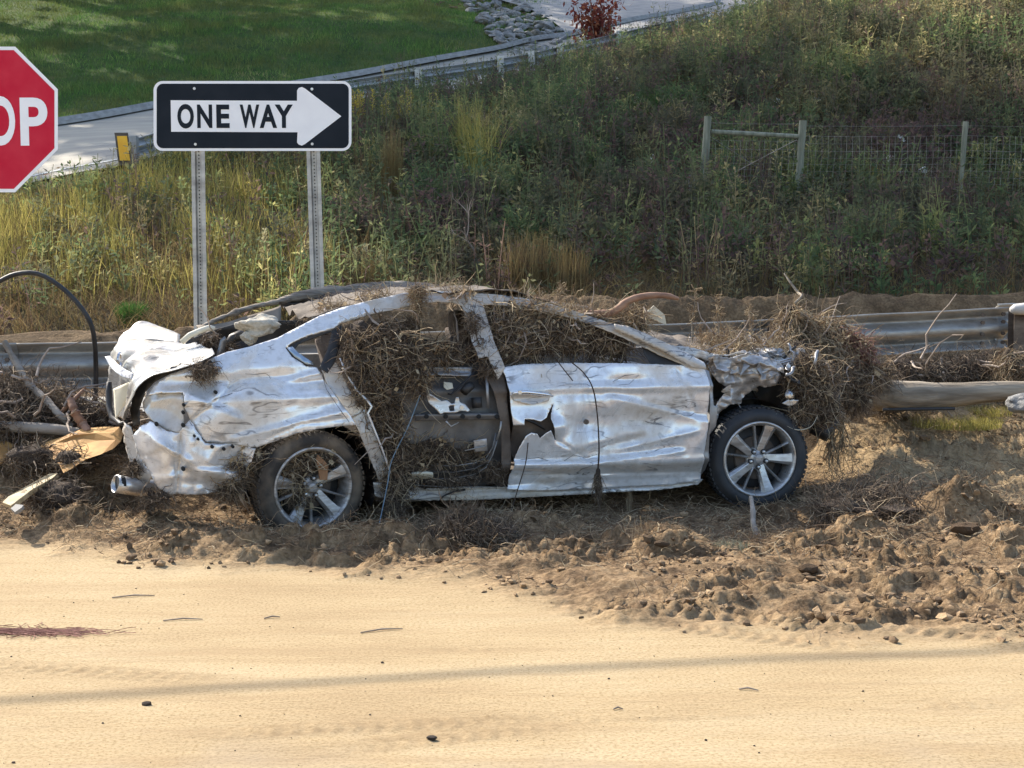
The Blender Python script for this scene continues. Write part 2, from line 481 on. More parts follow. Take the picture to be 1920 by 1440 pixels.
mudc = mixc(n, l, 0.6, mudc, ramp(n, l, noise_n(n, l, 40, 3, .6, vec=pos), [(0.36, (0.5, 0.45, 0.4)), (0.6, (1.15, 1.15, 1.15))]), 'MULTIPLY')
weedc = ramp(n, l, noise_n(n, l, 2.0, 5, .6, vec=pos), [(0.35, (0.05, 0.04, 0.026)), (0.65, (0.11, 0.085, 0.05))])
lawnc = ramp(n, l, noise_n(n, l, 1.2, 6, .6, vec=pos), [(0.35, (0.035, 0.065, 0.018)), (0.6, (0.075, 0.11, 0.028)), (.72, (.14, .12, .05))])
c = mixc(n, l, attr(n, 'mud'), sandc, mudc)
c = mixc(n, l, attr(n, 'weed'), c, weedc)
c = mixc(n, l, attr(n, 'lawn'), c, lawnc)
l.new(c, b.inputs['Base Color']); b.inputs['Roughness'].default_value = 0.95; set_in(b, 'Specular IOR Level', 0.15)
tread = n.new('ShaderNodeTexWave'); tread.inputs['Scale'].default_value = 1.2; tread.inputs['Distortion'].default_value = 9
tread.inputs['Detail'].default_value = 4; l.new(pos, tread.inputs['Vector'])
b1 = bump(n, l, noise_n(n, l, 7, 7, .7, vec=pos, stretch=(0.45, 1.8, 1)), 0.6, 0.018)
b2 = bump(n, l, noise_n(n, l, 55, 6, .75, vec=pos, stretch=(.7, 1.2, 1)), 0.5, 0.007, b1)
b3 = n.new('ShaderNodeBump'); b3.inputs['Distance'].default_value = .035; l.new(attr(n, 'mud'), b3.inputs['Strength']); l.new(noise_n(n, l, 20, 9, .72, vec=pos, stretch=(.8, 1.2, 1)), b3.inputs['Height']); l.new(b2, b3.inputs['Normal'])
l.new(b3.outputs[0], b.inputs['Normal'])
M_EARTH = m
ground = mesh_np('ground', np.stack([GX.ravel(), GY.ravel(), GZ.ravel()], 1), Fg, M_EARTH, None, True,
                 extra={'mud': GM.ravel(), 'track': GT.ravel(), 'clod': GC.ravel(), 'weed': GW.ravel(), 'lawn': GL.ravel()})
tagit(ground, 'sand-covered foreground turning to churned brown mud and a weedy bank', kind='structure')

# ---- roads
M_ASPH = simple('pale_asphalt', (0.24, 0.23, 0.215), (0.33, 0.31, 0.275), 3, .9, bmp=.4, bscale=90, bdist=.004)
M_ASPH2 = simple('road_silt', (0.27, 0.25, 0.21), (0.38, 0.345, 0.27), 1.2, .9, bmp=.3, bscale=60, bdist=.006, stretch=(.4, 2, 1))
xs = np.linspace(-30, 30, 121)
V, Fq = [], []
for i, x in enumerate(xs):
    y0 = y_rail(x) + 1.25; ys = np.linspace(y0, 16.9, 5)
    for y in ys: V.append((x, y, 0.012))
for i in range(len(xs) - 1):
    for j in range(4): Fq.append((i * 5 + j, (i + 1) * 5 + j, (i + 1) * 5 + j + 1, i * 5 + j + 1))
tagit(mesh_np('road', V, Fq, M_ASPH), 'pale dusty road seen under the guardrail', kind='structure')

def catmull(pts, n_):
    pts = np.array(pts, float); P = np.vstack([2 * pts[0] - pts[1], pts, 2 * pts[-1] - pts[-2]])
    m_ = len(pts) - 1; t = np.linspace(0, m_ - 1e-6, n_); i = t.astype(int); f = (t - i)[:, None]
    a, b_, c_, d = P[i], P[i + 1], P[i + 2], P[i + 3]
    return 0.5 * (2 * b_ + (c_ - a) * f + (2 * a - 5 * b_ + 4 * c_ - d) * f**2 + (3 * b_ - a - 3 * c_ + d) * f**3)
near_e = catmull([at(*c)[:2] for c in [(-700,500,21),(-300,428,24.5),(0,366,25.6),(130,338,26.2),(290,303,27),(500,250,31),(700,200,34.5),(850,176,37),(1000,148,39),(1200,98,43.5),(1450,45,49.5)]], 90)
far_e = catmull([at(*c)[:2] for c in [(-900,420,27),(-400,330,30),(-100,266,32),(110,240,33),(290,208,35),(480,180,39),(700,142,42),(930,100,45.5),(1060,74,49),(1350,22,56)]], 90)
def strip_sheet(name, A, B, m_, mat, lift, nseg=8):
    V, Fq = [], []
    for i in range(len(A)):
        for j in range(nseg + 1):
            p = A[i] + (B[i] - A[i]) * j / nseg; V.append((p[0], p[1], 0))
    V = np.array(V, float); V[:, 2] = zfar(V[:, 0], V[:, 1]) + lift
    k = nseg + 1
    for i in range(len(A) - 1):
        for j in range(nseg): Fq.append((i * k + j, (i + 1) * k + j, (i + 1) * k + j + 1, i * k + j + 1))
    return mesh_np(name, V, Fq, mat)
tagit(strip_sheet('upper_road', near_e, far_e, 0, M_ASPH2, 0.10), 'silty road curving up across the hillside', kind='structure')
M_CONC = simple('concrete', (0.22, 0.21, 0.19), (0.34, 0.325, 0.295), 6, .85)
M_LINE = simple('road_line', (0.55, 0.53, 0.47), (0.7, 0.68, 0.6), 3, .8, bmp=0)
e1 = near_e + (far_e - near_e) * 0.07; e2 = near_e + (far_e - near_e) * 0.085
tagit(strip_sheet('edge_line', e1, e2, 0, M_LINE, 0.106, 1), 'worn white line along the upper road edge', kind='structure')
# curb
V, Fq = [], []
dirn = (far_e - near_e); dirn /= np.linalg.norm(dirn, axis=1, keepdims=True)
prof = [(-0.45, 0.04), (-0.40, 0.115), (-0.12, 0.125), (-0.04, 0.22), (0.12, 0.22), (0.16, 0.0)]
for i in range(len(far_e)):
    for (o_, h_) in prof:
        p = far_e[i] + dirn[i] * o_; V.append((p[0], p[1], float(zfar(np.array([far_e[i][0]]), np.array([far_e[i][1]]))[0]) + h_))
for i in range(len(far_e) - 1):
    for j in range(len(prof) - 1): Fq.append((i * 6 + j, (i + 1) * 6 + j, (i + 1) * 6 + j + 1, i * 6 + j + 1))
tagit(mesh_np('kerb', V, Fq, M_CONC, None, False), 'concrete kerb below the lawn', kind='structure')
# paved apron at the top
A_ = catmull([at(*c)[:2] for c in [(925,0,56),(985,22,54),(1040,48,51),(1090,80,47)]], 24)
B_ = catmull([at(*c)[:2] for c in [(1500,-30,66),(1480,0,62),(1460,22,54),(1400,45,49)]], 24)
tagit(strip_sheet('driveway', A_, B_, 0, M_ASPH, 0.13, 24), 'grey paved apron at the top of the hill', kind='structure')

# ------------------------------------------------------------------ vegetation
def grow(N, xr, yr, dens, r=rng):
    """sample N ground points inside a box, thinned by dens(x,y) in 0..1"""
    x = r.uniform(*xr, N); y = r.uniform(*yr, N)
    k = r.random(N) < dens(x, y)
    x, y = x[k], y[k]
    return x, y, zground(x, y)
def infov(x, y, margin=1.0): return (np.abs(x) < y * 0.335 + margin).astype(float)
near_x, near_y = near_e[:, 0], near_e[:, 1]
def bank(x, y):    # weedy bank: beyond the ridge, before the upper road
    lim = np.interp(x, near_x, near_y)
    right = x > np.interp(49, near_y, near_x)
    return np.where((y > 18.9) & ((y < lim - 0.25) | right) & (y < 44), 1.0, 0.0) * infov(x, y)

def blades(x, y, z, h, w, lean, rnd, K=4, r=rng, yaw=None):
    N = len(x); a = r.uniform(0, 2 * math.pi, N)
    P = np.empty((N, K, 3)); t = np.linspace(0, 1, K)[None, :]
    lx = (np.cos(a) * lean)[:, None]; ly = (np.sin(a) * lean)[:, None]
    P[:, :, 0] = x[:, None] + lx * t**2 * h[:, None]
    P[:, :, 1] = y[:, None] + ly * t**2 * h[:, None]
    P[:, :, 2] = z[:, None] - 0.03 + t * h[:, None] * (1 - 0.25 * np.abs(lean)[:, None] * t)
    W = w[:, None] * (1 - 0.85 * t)
    b_ = r.uniform(0, 2 * math.pi, N); side = np.stack([np.cos(b_), np.sin(b_) * .6, 0 * b_], 1)
    return ribbons(P, W, side, rnd)

def leafy(x, y, z, h, rnd, nl=14, leaf=0.05, spread=0.12, droop=0.2, r=rng, top=0.15, asp=0.38):
    """upright weeds: a thin stem with nl small pointed leaves each"""
    N = len(x); a = r.uniform(0, 6.283, N); ln = r.uniform(0, 0.35, N)
    ax, ay = np.cos(a) * ln, np.sin(a) * ln
    K = 3; t = np.linspace(0, 1, K)[None, :]
    P = np.stack([x[:, None] + ax[:, None] * h[:, None] * t**1.5, y[:, None] + ay[:, None] * h[:, None] * t**1.5, z[:, None] + h[:, None] * t], 2)
    st = ribbons(P, np.full((N, K), 0.008), np.tile([1.0, 0, 0], (N, 1)), rnd)
    tt = r.uniform(top, 1.0, (N, nl))
    bx = x[:, None] + ax[:, None] * h[:, None] * tt**1.5; by = y[:, None] + ay[:, None] * h[:, None] * tt**1.5
    bz = z[:, None] + h[:, None] * tt
    th = r.uniform(0, 6.283, (N, nl)); el = r.uniform(-droop, 0.9, (N, nl))
    L = leaf * r.uniform(0.5, 1.4, (N, nl)) * (1.25 - 0.6 * tt)
    off = spread * r.random((N, nl)) * (1.15 - tt)
    d = np.stack([np.cos(th) * np.cos(el), np.sin(th) * np.cos(el), np.sin(el)], 2)
    B = np.stack([bx, by, bz], 2) + d * off[:, :, None]
    s = np.stack([-np.sin(th), np.cos(th), 0.5 * r.normal(size=(N, nl))], 2); s /= np.linalg.norm(s, axis=2, keepdims=True)
    mid = B + d * (L * .5)[:, :, None]; tip = B + d * L[:, :, None]
    w = (L * asp * .5)[:, :, None]
    V = np.stack([B, mid + s * w, tip, mid - s * w], 2).reshape(-1, 3)
    M_ = N * nl; q = np.arange(M_) * 4
    F = np.stack([q, q + 1, q + 2, q + 3], 1)
    rr = np.clip(np.repeat(rnd, nl) + r.normal(size=M_) * 0.07, 0, 1)
    return join_np([st, (V, F, np.repeat(rr, 4))])

M_WEED = fibre_mat('weed_leaf', [(0.0, (0.10, 0.068, 0.066)), (0.14, (0.19, 0.125, 0.10)), (0.26, (0.07, 0.115, 0.055)), (0.55, (0.13, 0.18, 0.075)), (0.75, (0.22, 0.26, 0.10)), (0.90, (0.40, 0.36, 0.14)), (1.0, (0.58, 0.50, 0.24))],
                   trans=0.55, pos_scale=0.55, pos_cols=(0.13, 0.085, 0.075))
M_DRY = fibre_mat('dry_grass', [(0.0, (0.10, 0.065, 0.04)), (0.4, (0.19, 0.125, 0.065)), (0.7, (0.27, 0.20, 0.09)), (1.0, (0.38, 0.30, 0.14))], trans=0.35, pos_scale=0.7, pos_cols=(0.13, 0.10, 0.03))
M_YEL = fibre_mat('yellow_grass', [(0.0, (0.18, 0.17, 0.045)), (0.5, (0.34, 0.30, 0.08)), (1.0, (0.55, 0.46, 0.15))], trans=0.45)
M_LAWN = fibre_mat('lawn_grass', [(0.0, (0.06, 0.13, 0.035)), (0.6, (0.13, 0.245, 0.055)), (0.9, (0.24, 0.33, 0.09)), (1.0, (0.40, 0.37, 0.16))], trans=0.35, pos_scale=0.6, pos_cols=(0.16, 0.13, 0.05))
M_GREEN = fibre_mat('green_grass', [(0.0, (0.03, 0.09, 0.02)), (1.0, (0.09, 0.20, 0.04))], trans=0.4)

def pxof(x, y, z):
    """photograph pixel of world points"""
    c, s = math.cos(PITCH), math.sin(PITCH)
    dz = z - H0; dep = y * c - dz * s; up = y * s + dz * c
    return 960 + FPX * x / dep, 720 - FPX * up / dep

# leafy weeds over the whole bank
x, y, z = grow(21000, (-11, 14), (18.9, 44), lambda a, b_: bank(a, b_) * np.where(b_ > 34, .55, 1))
px, py = pxof(x, y, z)
dens = 0.5 + 0.5 * sst(-0.2, 0.25, fbm(x * .5, y * .5, 2, 90))
leftz = 1 - sst(350, 720, px)                 # the left end is mostly grass
lowflat = sst(590, 520, py + 0 * px)
keep = rng.random(len(x)) < dens * (1 - 0.72 * leftz) * np.clip(0.25 + lowflat, 0, 1) * (0.35 + 0.65 * sst(19.5, 21.5, y))
x, y, z, px, py = x[keep], y[keep], z[keep], px[keep], py[keep]
lim_ = np.interp(x, near_x, near_y); eg = np.where((px < 620), sst(0, 2.2, lim_ - y) * .8 + .2, 1)
h = eg * rng.uniform(0.25, 0.75, len(x)) * (0.75 + 0.8 * np.clip(fbm(x * .4, y * .4, 2, 91) + .3, 0, 1))
r_ = np.clip(0.42 + 0.75 * fbm(x * .45, y * .45, 3, 92) + rng.normal(size=len(x)) * 0.16 + 0.25 * sst(250, 0, py), 0, 1)
tagit((lambda t: mesh_np('weeds', t[0], t[1], M_WEED, None, False, rnd=t[2]))(leafy(x, y, z, h, r_, 17, 0.12, 0.17, asp=.42)),
      'tangled dark green and purple-brown weeds covering the bank', kind='stuff')
# bushier clumps, each with its own height, colour and leaf size
cx_, cy_, cz_ = grow(5200, (-11, 14), (19.3, 44), lambda a, b_: bank(a, b_) * np.clip(.35 + 1.5 * fbm(a * .4, b_ * .4, 2, 190), .1, 1))
ppx, ppy = pxof(cx_, cy_, cz_)
kk = rng.random(len(cx_)) < (1 - .6 * (1 - sst(300, 700, ppx))); cx_, cy_, cz_ = cx_[kk], cy_[kk], cz_[kk]
outp = []
for grp in range(4):
    sel = np.arange(len(cx_)) % 4 == grp; m1 = sel.sum(); ns = (7, 5, 9, 6)[grp]
    hh = np.where(cx_[sel] < -2.8, sst(0, 2.5, np.interp(cx_[sel], near_x, near_y) - cy_[sel]) * .8 + .2, 1) * rng.uniform(.3, .95, m1) * (1.0, 1.25, .7, 1.1)[grp]; rr0 = np.clip(rng.normal((.45, .62, .8, .12)[grp], .12, m1), 0, 1)
    X_ = np.repeat(cx_[sel], ns) + rng.normal(size=m1 * ns) * .13; Y_ = np.repeat(cy_[sel], ns) + rng.normal(size=m1 * ns) * .13; Z_ = np.repeat(cz_[sel], ns)
    outp.append(leafy(X_, Y_, Z_, np.repeat(hh, ns) * rng.uniform(.7, 1.05, m1 * ns), np.repeat(rr0, ns), (14, 12, 16, 10)[grp], (.10, .14, .075, .09)[grp], (.12, .16, .10, .08)[grp], asp=(.45, .3, .55, .3)[grp]))
t = join_np(outp)
tagit(mesh_np('weed_clumps', t[0], t[1], M_WEED, None, False, rnd=t[2]), 'bushier weed clumps of different greens and browns on the bank', kind='stuff')
# pale seed-headed stalks standing clear of the leaves
x, y, z = grow(1500, (-11, 14), (19.2, 42), lambda a, b_: bank(a, b_))
h = rng.uniform(.5, 1.05, len(x)); h = np.where(x < -2.8, h * (sst(0, 2.5, np.interp(x, near_x, near_y) - y) * .75 + .25), h)
t1 = blades(x, y, z, h, np.full(len(x), .010), rng.uniform(0, .35, len(x)), rng.uniform(.5, 1, len(x)))
tagit(mesh_np('seed_stalks', t1[0], t1[1], M_DRY, None, False, rnd=t1[2]), 'pale thin seed stalks rising out of the weeds', kind='stuff')
# taller brown stalks and tufts mixed in
x, y, z = grow(70000, (-11, 14), (18.9, 42), lambda a, b_: bank(a, b_) * np.clip(0.35 + 2.2 * fbm(a * .55, b_ * .7, 3, 95), 0.05, 1))
px, py = pxof(x, y, z)
eg = np.where((px < 620), sst(0, 2.2, np.interp(x, near_x, near_y) - y) * .8 + .2, 1)
h = eg * rng.uniform(0.15, 0.6, len(x)) * (1 + 0.5 * (px < 700))
t = blades(x, y, z, h, rng.uniform(0.008, 0.018, len(x)), rng.uniform(0.05, 0.8, len(x)), rng.random(len(x)) * .75)
tagit(mesh_np('dry_stalks', t[0], t[1], M_DRY, None, False, rnd=t[2]), 'thin brown dead stalks and grass standing among the weeds', kind='stuff')
# sunlit yellow grass on the left part of the bank
def leftd(a, b_):
    X, Y = pxof(a, b_, zground(a, b_))
    cl = np.clip(0.5 + 2.0 * fbm(a * .9, b_ * .9, 3, 97), 0.0, 1)
    return bank(a, b_) * (1 - sst(380, 700, X)) * sst(600, 510, Y) * cl
x, y, z = grow(75000, (-11, 0), (18.9, 31), leftd)
h = rng.uniform(0.2, 0.65, len(x)) * (sst(0, 2.2, np.interp(x, near_x, near_y) - y) * .75 + .25)
t = blades(x, y, z, h, rng.uniform(0.008, 0.02, len(x)), rng.uniform(0.0, 0.45, len(x)), rng.random(len(x)))
tagit(mesh_np('tall_yellow_grass', t[0], t[1], M_YEL, None, False, rnd=t[2]), 'tall sunlit yellow-green grass on the left of the bank', kind='stuff')
# matted brown grass at its foot
def footd(a, b_):
    X, Y = pxof(a, b_, zground(a, b_))
    return bank(a, b_) * sst(430, 480, Y) * (1 - sst(640, 660, Y)) * np.where((X < 760), 1, np.where((X > 900) & (X < 1250), .8, .18)) 
x, y, z = grow(60000, (-11, 9), (18.9, 26), footd)
t = blades(x, y, z, rng.uniform(0.2, 0.5, len(x)), rng.uniform(0.008, 0.016, len(x)), rng.uniform(0.6, 1.6, len(x)), rng.random(len(x)))
tagit(mesh_np('matted_grass', t[0], t[1], M_DRY, None, False, rnd=t[2]), 'matted straw-brown grass along the foot of the bank', kind='stuff')
# verge strip of short grass at the foot and by the road edge
def verge(a, b_):
    lim = np.interp(a, near_x, near_y)
    X, Y = pxof(a, b_, zground(a, b_))
    return (((b_ > lim - 1.3) & (b_ < lim + .1)) | ((Y > 545) & (X < 420) & (b_ > 18.9) & (b_ < 22))).astype(float) * infov(a, b_)
x, y, z = grow(42000, (-11, 6), (18.9, 42), verge)
t = blades(x, y, z, rng.uniform(0.05, 0.16, len(x)), rng.uniform(0.008, 0.016, len(x)), rng.uniform(0.1, 0.9, len(x)), rng.random(len(x)))
tagit(mesh_np('verge_grass', t[0], t[1], M_LAWN, None, False, rnd=t[2]), 'short green verge grass beside the upper road and ditch', kind='stuff')
# lawn
x, y, z = grow(190000, (-20, 4), (30, 60), lambda a, b_: (lawn_mask(a, b_) > .6) * infov(a, b_))
t = blades(x, y, z, rng.uniform(0.06, 0.16, len(x)) * (1 + np.clip(2*fbm(x * .35, y * .35, 2, 101), 0, 1)), rng.uniform(0.015, 0.035, len(x)), rng.uniform(0.1, 0.8, len(x)), np.clip(rng.random(len(x)) * .8 + .5 * fbm(x * .3, y * .5, 3, 99), 0, 1), K=3)
tagit(mesh_np('lawn', t[0], t[1], M_LAWN, None, False, rnd=t[2]), 'mown green lawn on the slope above the upper road', kind='stuff')

# ---- plants one can tell apart
def plant(name, parts, label, cat, mats, loc, group=None):
    """parts: list of (part_name, (V,F,R), mat); coordinates in world, moved to local"""
    e = empty(name, tuple(loc), label, cat, group)
    for pn_, (V, F, R), mt in parts:
        k_ = mesh_np(pn_, V - np.array(loc), F, mt, e, False, rnd=R)
        if pn_ in ('bloom', 'leaf_mass'): k_['kind'] = 'stuff'
    return e
def clump_blades(p, n_, rad, h, w, lean, r=rng):
    a = r.uniform(0, 6.28, n_); q = rad * np.sqrt(r.random(n_))
    return blades(p[0] + np.cos(a) * q, p[1] + np.sin(a) * q, np.full(n_, p[2]), r.uniform(.55, 1, n_) * h, np.full(n_, w), r.uniform(0, lean, n_), r.random(n_))
M_GOLD = fibre_mat('goldenrod_bloom', [(0, (0.42, 0.33, 0.05)), (1, (0.62, 0.52, 0.12))], trans=.45)
M_CREAM = fibre_mat('cream_plume', [(0, (0.42, 0.38, 0.20)), (1, (0.62, 0.56, 0.34))], trans=.4)
M_WHITE = fibre_mat('aster_bloom', [(0, (0.55, 0.55, 0.50)), (1, (0.8, 0.8, 0.75))], trans=.3)
M_RED = fibre_mat('red_leaf', [(0, (0.13, 0.03, 0.03)), (.5, (0.22, 0.055, 0.04)), (1, (0.38, 0.15, 0.07))], trans=.45)
M_TWIG = fibre_mat('bare_twig', [(0, (0.16, 0.11, 0.08)), (1, (0.33, 0.27, 0.22))])
def plume(p, h, w, n_, mat, r=rng):
    """a stem with a spike of small florets"""
    x = p[0] + r.normal(size=n_) * .0; t_ = r.random(n_)
    rad = w * (1 - t_)**.6 * (0.25 + t_ * .5) + .006
    a = r.uniform(0, 6.28, n_)
    B = np.stack([p[0] + np.cos(a) * rad * r.random(n_), p[1] + np.sin(a) * rad * r.random(n_), p[2] + h * (.5 + .5 * t_)], 1)
    d = np.stack([np.cos(a), np.sin(a), r.uniform(.2, 1.2, n_)], 1) * r.uniform(.02, .045, n_)[:, None]
    s = np.stack([-np.sin(a), np.cos(a), .3 * r.normal(size=n_)], 1) * .010
    V = np.stack([B, B + d * .5 + s, B + d, B + d * .5 - s], 1).reshape(-1, 3); q = np.arange(n_) * 4
    return V, np.stack([q, q + 1, q + 2, q + 3], 1), np.repeat(r.random(n_), 4)
def stem_np(p, h, w=.01, r=rng, rr=.4):
    P = np.array([[p, [p[0] + .01, p[1], p[2] + h * .5], [p[0], p[1], p[2] + h]]], float)
    return tubes3(P, np.full((1, 3), w), np.array([rr]))

def goldenrod(px, py, hpx, wpx, nst, label, bloom=M_GOLD, name='goldenrod', cat='wildflower', group=None):
    p = on_ground(px, py, 18.9); k = p[1] / FPX; h = hpx * k; w = wpx * k
    pr = []
    r = rng
    for i in range(nst):
        q = p + np.array([r.uniform(-.5, .5) * w, r.uniform(-.3, .3) * w, 0]); hh = h * r.uniform(.7, 1)
        pr.append((q, hh))
    st = join_np([stem_np(q, hh) for q, hh in pr]); bl = join_np([plume(q, hh, max(w * .28, .05), 90, bloom) for q, hh in pr])
    lf = join_np([leafy(np.array([q[0]]), np.array([q[1]]), np.array([q[2]]), np.array([hh * .7]), np.array([.7]), 16, .06, .05) for q, hh in pr])
    bls = [('bloom', plume(q, hh, max(w * .28, .05), 90, bloom), bloom) for q, hh in pr]
    return plant(name, [('stem', st, M_TWIG)] + bls + [('leaf_mass', lf, M_WEED)], label, cat, None, p, group)
goldenrod(684, 262, 92, 44, 9, 'bright yellow goldenrod clump just right of the ONE WAY sign')
goldenrod(742, 268, 90, 50, 8, 'paler yellow-green plume clump right of the bright goldenrod', M_YEL)
goldenrod(790, 275, 110, 60, 8, 'green-gold plumed weed clump below the upper guardrail', M_YEL)
goldenrod(492, 525, 95, 26, 4, 'cream-plumed wild plant between the two sign posts', M_CREAM)
goldenrod(576, 520, 78, 18, 3, 'cream-plumed wild plant against the right sign post', M_CREAM)
goldenrod(664, 545, 85, 10, 2, 'thin cream flower spike, left of the pair right of the sign post', M_CREAM)
goldenrod(682, 545, 110, 12, 2, 'tallest cream flower spike right of the right sign post', M_CREAM)
goldenrod(716, 545, 85, 8, 1, 'single small cream spike farthest right of the sign posts', M_CREAM)
goldenrod(455, 400, 60, 26, 4, 'small yellow-green plant left of the reflector post base', M_YEL)
for (X, Y, hp, lb) in [(1685,262,24,'white aster head standing above the wire fence right of the gate frame'),(1665,300,20,'white aster low in front of the wire, left of the right fence post'),
      (1730,322,26,'pair of white asters nearest the right fence post'),(1530,190,18,'white aster in the dark weeds above the fence gate frame'),(1455,190,14,'small white aster high above the gate rail'),
      (1380,245,12,'white flower just above the gate rail'),(1010,200,14,'white flower in the weeds below the upper road'),(1028,252,14,'white flower lower down the middle of the bank'),(1194,188,16,'white flower right of the middle of the bank'),
      (1158,150,26,'cluster of small white flowers near the top of the bank'),(1220,300,14,'pale flower left of the fence'),(1909,305,16,'white flower at the right frame edge beside the fence'),(880,175,16,'white flower just below the upper guardrail')]:
    p = on_ground(X, Y + hp, 18.9); k = p[1] / FPX; hh = hp * k + .35; p2 = p.copy()
    n_ = 26; a = rng.uniform(0, 6.28, n_); c0 = np.array([p[0], p[1] - .12, p[2] + hp * k])
    B = c0 + rng.normal(size=(n_, 3)) * np.array([.035, .03, .03]); d = rng.normal(size=(n_, 3)) * .022; s = rng.normal(size=(n_, 3)) * .014
    V = np.stack([B, B + d * .5 + s, B + d, B + d * .5 - s], 1).reshape(-1, 3); q = np.arange(n_) * 4
    plant('white_aster', [('stem', stem_np(np.array([p[0], p[1] - .12, p[2]]), hp * k, .007), M_TWIG), ('bloom', (V, np.stack([q, q + 1, q + 2, q + 3], 1), np.repeat(rng.random(n_), 4)), M_WHITE)], lb, 'wildflower', None, p)

def tuft(X, Y, hpx, wpx, n_, mat, label, lean=.5, name='grass_tuft', w=.012, D0=4.0):
    p = on_ground(X, Y, D0); k = p[1] / FPX
    V, F, R = clump_blades(p, n_, wpx * k * .4, hpx * k, w, lean)
    o = mesh_np(name, V - p, F, mat, None, False, rnd=R); o.location = tuple(p)
    return tagit(o, label, 'grass tuft')
tuft(248, 602, 46, 70, 700, M_GREEN, 'vivid green grass tuft at the foot of the bank left of the sign post', .7, D0=18.9)
tuft(900, 330, 170, 90, 160, M_YEL, 'tall arching yellow grass clump in the middle of the bank', .6, D0=18.9)
tuft(880, 300, 140, 60, 110, M_YEL, 'straight yellow grass clump behind the arching one', .3, D0=18.9)
tuft(735, 380, 160, 50, 260, M_DRY, 'pale dead grass column under the right end of the ONE WAY sign', .15, D0=18.9, w=.01)
tuft(985, 548, 130, 110, 420, M_DRY, 'tall tan grass clump behind the car roof, left one', .35, D0=18.9)
tuft(1060, 548, 110, 110, 380, M_DRY, 'tall tan grass clump behind the car roof, right one', .4, D0=18.9)
tuft(690, 560, 110, 90, 160, M_DRY, 'arching straw grass beside the right sign post', .8, D0=18.9)
tuft(1220, 210, 60, 130, 130, M_GREEN, 'fresh green drooping grass on the upper middle of the bank', .9, D0=18.9)
tuft(1630, 350, 55, 90, 160, M_YEL, 'yellow-green leafy clump behind the wire fence', .8, D0=18.9)

# dead forked sapling on the bank
def branchy(p0, d, L, rad, depth, out, r):
    pts = [p0]; dd = np.array(d, float)
    for k in range(4):
        dd = dd + r.normal(size=3) * .12; dd /= np.linalg.norm(dd); pts.append(pts[-1] + dd * L / 4)
    out.append((pts, [rad * (1 - .12 * k) for k in range(5)]))
    if depth > 0:
        for j in range(2 if depth > 1 else 3):
            nd = dd + r.normal(size=3) * .55; nd[2] = abs(nd[2]) * .9 + .1; branchy(pts[2 + j % 3], nd / np.linalg.norm(nd), L * .62, rad * .55, depth - 1, out, r)
r2 = np.random.default_rng(3)
p = on_ground(900, 512, 18.9); out = []
top = at(852, 420, p[1] - .1); dv = top - p
branchy(p, dv / np.linalg.norm(dv), np.linalg.norm(dv), .018, 3, out, r2)
mb = MB()
for pts, rd in out[:1]: mb.tube([q - p for q in pts], rd, 5)
mb2 = MB()
for pts, rd in out[1:]: mb2.tube([q - p for q in pts], rd, 4)
M_BARK = simple('grey_bark', (0.20, 0.155, 0.12), (0.38, 0.31, 0.25), 12, .85, stretch=(1, 1, .2))
e = empty('dead_sapling', tuple(p), 'bare forked pinkish-grey sapling leaning left on the dark bank', 'sapling')
mb.build('trunk', M_BARK, e); mb2.build('branch', M_BARK, e)

# red-leaved shrub beside the upper guardrail
p = on_ground(1118, 96, 30); k = p[1] / FPX
e = empty('red_shrub', tuple(p), 'red-leaved shrub beside the upper guardrail below the paved apron', 'shrub')
mb = MB(); Vs = []
for j in range(9):
    a = random.uniform(0, 6.28); hh = random.uniform(60, 108) * k
    tip = Vector((math.cos(a) * 32 * k * random.random() + (.15 if j % 2 else -.15), math.sin(a) * 20 * k, hh))
    mb.tube([(0, 0, 0), tip * .5 + Vector((math.cos(a), math.sin(a), 0)) * .06, tip], [.03, .02, .008], 5)
    n_ = 150; t_ = rng.uniform(.2, 1.0, n_); c_ = np.array(tip)[None, :] * t_[:, None] + rng.normal(size=(n_, 3)) * np.array([.22, .2, .14])
    d = rng.normal(size=(n_, 3)) * .07; d[:, 2] -= .05; s = rng.normal(size=(n_, 3)) * .035
    Vs.append(np.stack([c_, c_ + d * .5 + s, c_ + d, c_ + d * .5 - s], 1).reshape(-1, 3))
V = np.concatenate(Vs); q = np.arange(len(V) // 4) * 4
mb.build('stem', M_BARK, e); mesh_np('crown', V, np.stack([q, q + 1, q + 2, q + 3], 1), M_RED, e, False, rnd=np.repeat(rng.random(len(q)), 4))

# trees on top of the hill whose shade lies on the bank and lawn
def tree_parts(seed, h=16):
    r = np.random.default_rng(seed); out = []
    mb = MB(); mb.tube([(0, 0, -.5), (.1, 0, h * .35), (-.1, .1, h * .7), (0, 0, h * .95)], [.35, .26, .15, .04], 9)
    Vs = []
    for j in range(26):
        zz = h * r.uniform(.25, .97); a = r.uniform(0, 6.28); L = (h * .24) * (1.1 - zz / h) + 1.0
        tip = np.array([math.cos(a) * L, math.sin(a) * L, zz + L * .35])
        mb.tube([(0, 0, zz), tip * np.array([.5, .5, 1]) - np.array([0, 0, L * .1]), tip], [.09, .06, .02], 5)
        n_ = 170; t_ = r.uniform(.3, 1.1, n_)
        c_ = np.array([0, 0, zz]) + (tip - np.array([0, 0, zz])) * t_[:, None] + r.normal(size=(n_, 3)) * .75
        d = r.normal(size=(n_, 3)) * .22; s = r.normal(size=(n_, 3)) * .14
        Vs.append(np.stack([c_, c_ + d * .5 + s, c_ + d, c_ + d * .5 - s], 1).reshape(-1, 3))
    V = np.concatenate(Vs); q = np.arange(len(V) // 4) * 4
    return mb, V, np.stack([q, q + 1, q + 2, q + 3], 1), np.repeat(r.random(len(q)), 4)
tmesh = []
